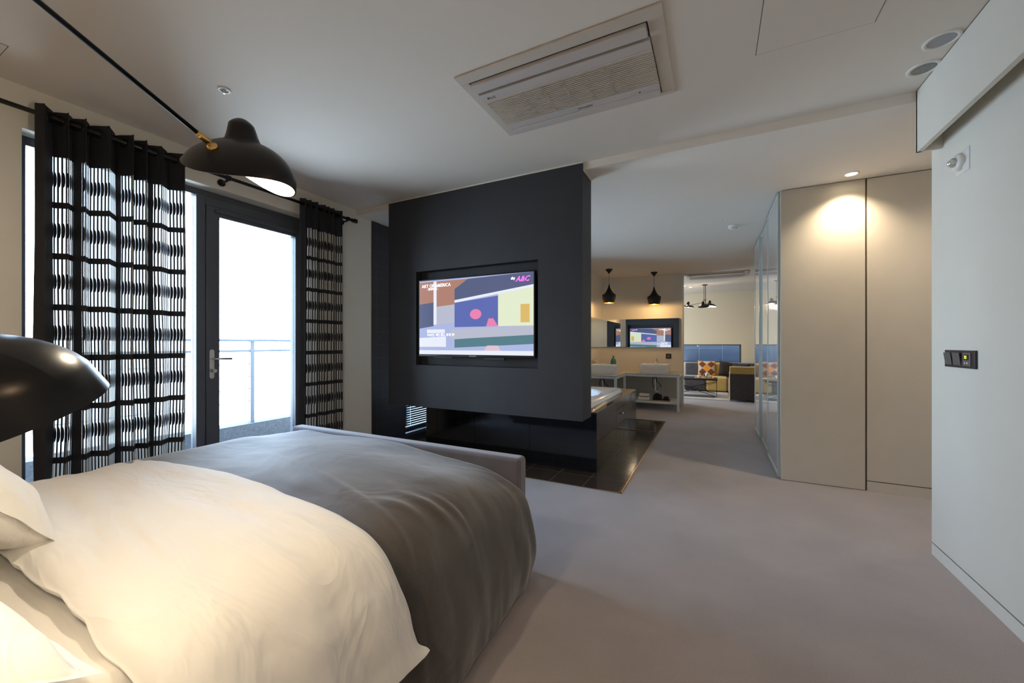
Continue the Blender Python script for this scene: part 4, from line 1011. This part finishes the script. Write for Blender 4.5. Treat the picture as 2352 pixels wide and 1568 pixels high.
# far ceiling lamp
cl = empty('ceiling_lamp', (-.19, 10.12, ZL), 'black three-shade ceiling lamp over the coffee table', 'ceiling lamp')
B().lathe([(0, 0), (.058, 0), (.058, -.014), (0, -.016)], Matrix.Translation((-.19, 10.12, ZL)), 24).build('canopy', M['blackmat'], cl)
b = B(); b.tube([(-.205, 10.12, ZL), (-.205, 10.12, 2.20), (-.21, 10.12, 2.15), (-.24, 10.11, 2.135), (-.47, 10.05, 2.085)], .006, 8); b.build('arm', M['blackmat'], cl)
b = B(); b.tube([(-.175, 10.12, ZL), (-.175, 10.12, 2.12), (-.17, 10.05, 2.09)], .006, 8); b.box(-.225, -.155, 10.105, 10.135, 2.195, 2.205); b.build('arm', M['blackmat'], cl)
b = B(); b.tube([(-.19, 10.12, 2.20), (-.18, 10.2, 2.12), (-.14, 10.15, 2.10)], .006, 8); b.build('arm', M['blackmat'], cl)
for (loc, e1_, e3_, sc_) in [((-.53, 10.05, 2.035), (1, .3, -.12), (0, -.05, 1), .75), ((-.205, 9.98, 2.03), (1, .2, .12), (-.05, -.35, 1), .72), ((-.085, 10.2, 2.05), (1, .3, -.12), (0, .1, 1), .80)]:
    mx = frame_from(e1_, e3_, loc); s_ = shade_mesh(mx, .17 * sc_, .13 * sc_, .085 * sc_, tilt=.0)
    so = s_[0].build('lamp_shade', M['black'], cl, smooth=True); s_[1].build('reflector', M['shadein'], so, smooth=True)
    B().lathe([(0, -.02), (.018, 0), (0, .02)], Matrix.Translation(mx @ Vector((0, 0, .012))), 12).build('bulb', M['lampglow'], cl, smooth=True)

# ------------------------------------------------------------------ lights
lamp('upper_shade_light', 'POINT', mxs @ Vector((.02, 0, -.004)), 13.5, (1, .83, .60), r=.028)
lamp('lower_shade_light', 'POINT', mx2 @ Vector((0, 0, -.02)), 4.0, (1, .81, .58), r=.028)
lamp('wardrobe_spot', 'SPOT', (.972, 4.035, ZL - .012), 40, (1, .80, .55), r=.03, spot=120, blend=.9)
lamp('living_spot', 'SPOT', (-.627, 10.12, ZL - .012), 16, (1, .78, .50), r=.04, spot=140, blend=.8)
lamp('living_spot', 'SPOT', (-.499, 10.43, ZL - .012), 16, (1, .78, .50), r=.04, spot=140, blend=.8)
lamp('living_spot', 'SPOT', (1.2, 10.3, ZL - .012), 18, (1, .78, .50), r=.04, spot=150, blend=.8)  # unseen lamp without a fitting, added to brighten the living room
lamp('living_shade_light', 'POINT', (-.2, 10.1, 1.98), 7, (1, .76, .48), r=.05)
# unseen lamps without fittings, added to warm and brighten bedroom and corridor
lamp('bedroom_fill', 'SPOT', (.55, .15, ZC - .02), 17, (1, .66, .38), r=.05, spot=150, blend=.8)
lamp('bedroom_fill', 'SPOT', (-2.7, -.2, ZC - .02), 14, (1, .70, .42), r=.05, spot=150, blend=.8)
lamp('corridor_fill', 'SPOT', (1.75, 3.65, ZL - .02), 11, (1, .80, .62), r=.05, spot=150, blend=.8)
# daylight
wrld = bpy.data.worlds.new('sky'); bpy.context.scene.world = wrld; wrld.use_nodes = True
N = wrld.node_tree.nodes; L = wrld.node_tree.links; bg = N['Background']
tc = N.new('ShaderNodeTexCoord'); sx = N.new('ShaderNodeSeparateXYZ'); L.new(tc.outputs['Generated'], sx.inputs[0])
rp = N.new('ShaderNodeValToRGB'); L.new(sx.outputs[2], rp.inputs[0])
rp.color_ramp.elements[0].position = 0.0; rp.color_ramp.elements[0].color = (.70, .84, 1, 1)
rp.color_ramp.elements[1].position = .8; rp.color_ramp.elements[1].color = (.36, .60, 1.0, 1)
L.new(rp.outputs[0], bg.inputs[0]); bg.inputs[1].default_value = 13.0
def portal(loc, rot, sx_, sy_):
    l = bpy.data.lights.new('daylight_portal', 'AREA'); l.shape = 'RECTANGLE'; l.size = sx_; l.size_y = sy_; l.cycles.is_portal = True
    o = bpy.data.objects.new('daylight_portal', l); COL.objects.link(o); o.location = loc; o.rotation_euler = rot
portal((XW - .24, 1.60, 1.18), (0, -PI / 2, 0), 2.37, 1.76)
portal((-3.58, 10.3, 1.35), (0, -PI / 2, 0), 1.5, 1.2)  # portal at the unseen opening added for living room daylight
portal((XW - .24, 4.52, 1.08), (0, -PI / 2, 0), 2.05, 1.58)

# ------------------------------------------------------------------ camera and view
cam = bpy.data.cameras.new('camera'); co = bpy.data.objects.new('camera', cam); COL.objects.link(co)
cam.sensor_width = 36; cam.lens = 913 / 2352 * 36; cam.shift_y = (788.5 - 784) / 2352; cam.clip_start = .02
co.location = (0, 0, 1.2); co.rotation_euler = (PI / 2, 0, math.atan(464 / 913))
sc = bpy.context.scene; sc.camera = co
sc.view_settings.view_transform = 'Standard'; sc.view_settings.look = 'None'; sc.view_settings.gamma = 1; sc.view_settings.exposure = 0.55
sc.cycles.max_bounces = 10; sc.cycles.diffuse_bounces = 6; sc.cycles.glossy_bounces = 6; sc.cycles.transparent_max_bounces = 16
sc.cycles.use_denoising = True; sc.cycles.sample_clamp_indirect = 8; sc.cycles.caustics_reflective = False
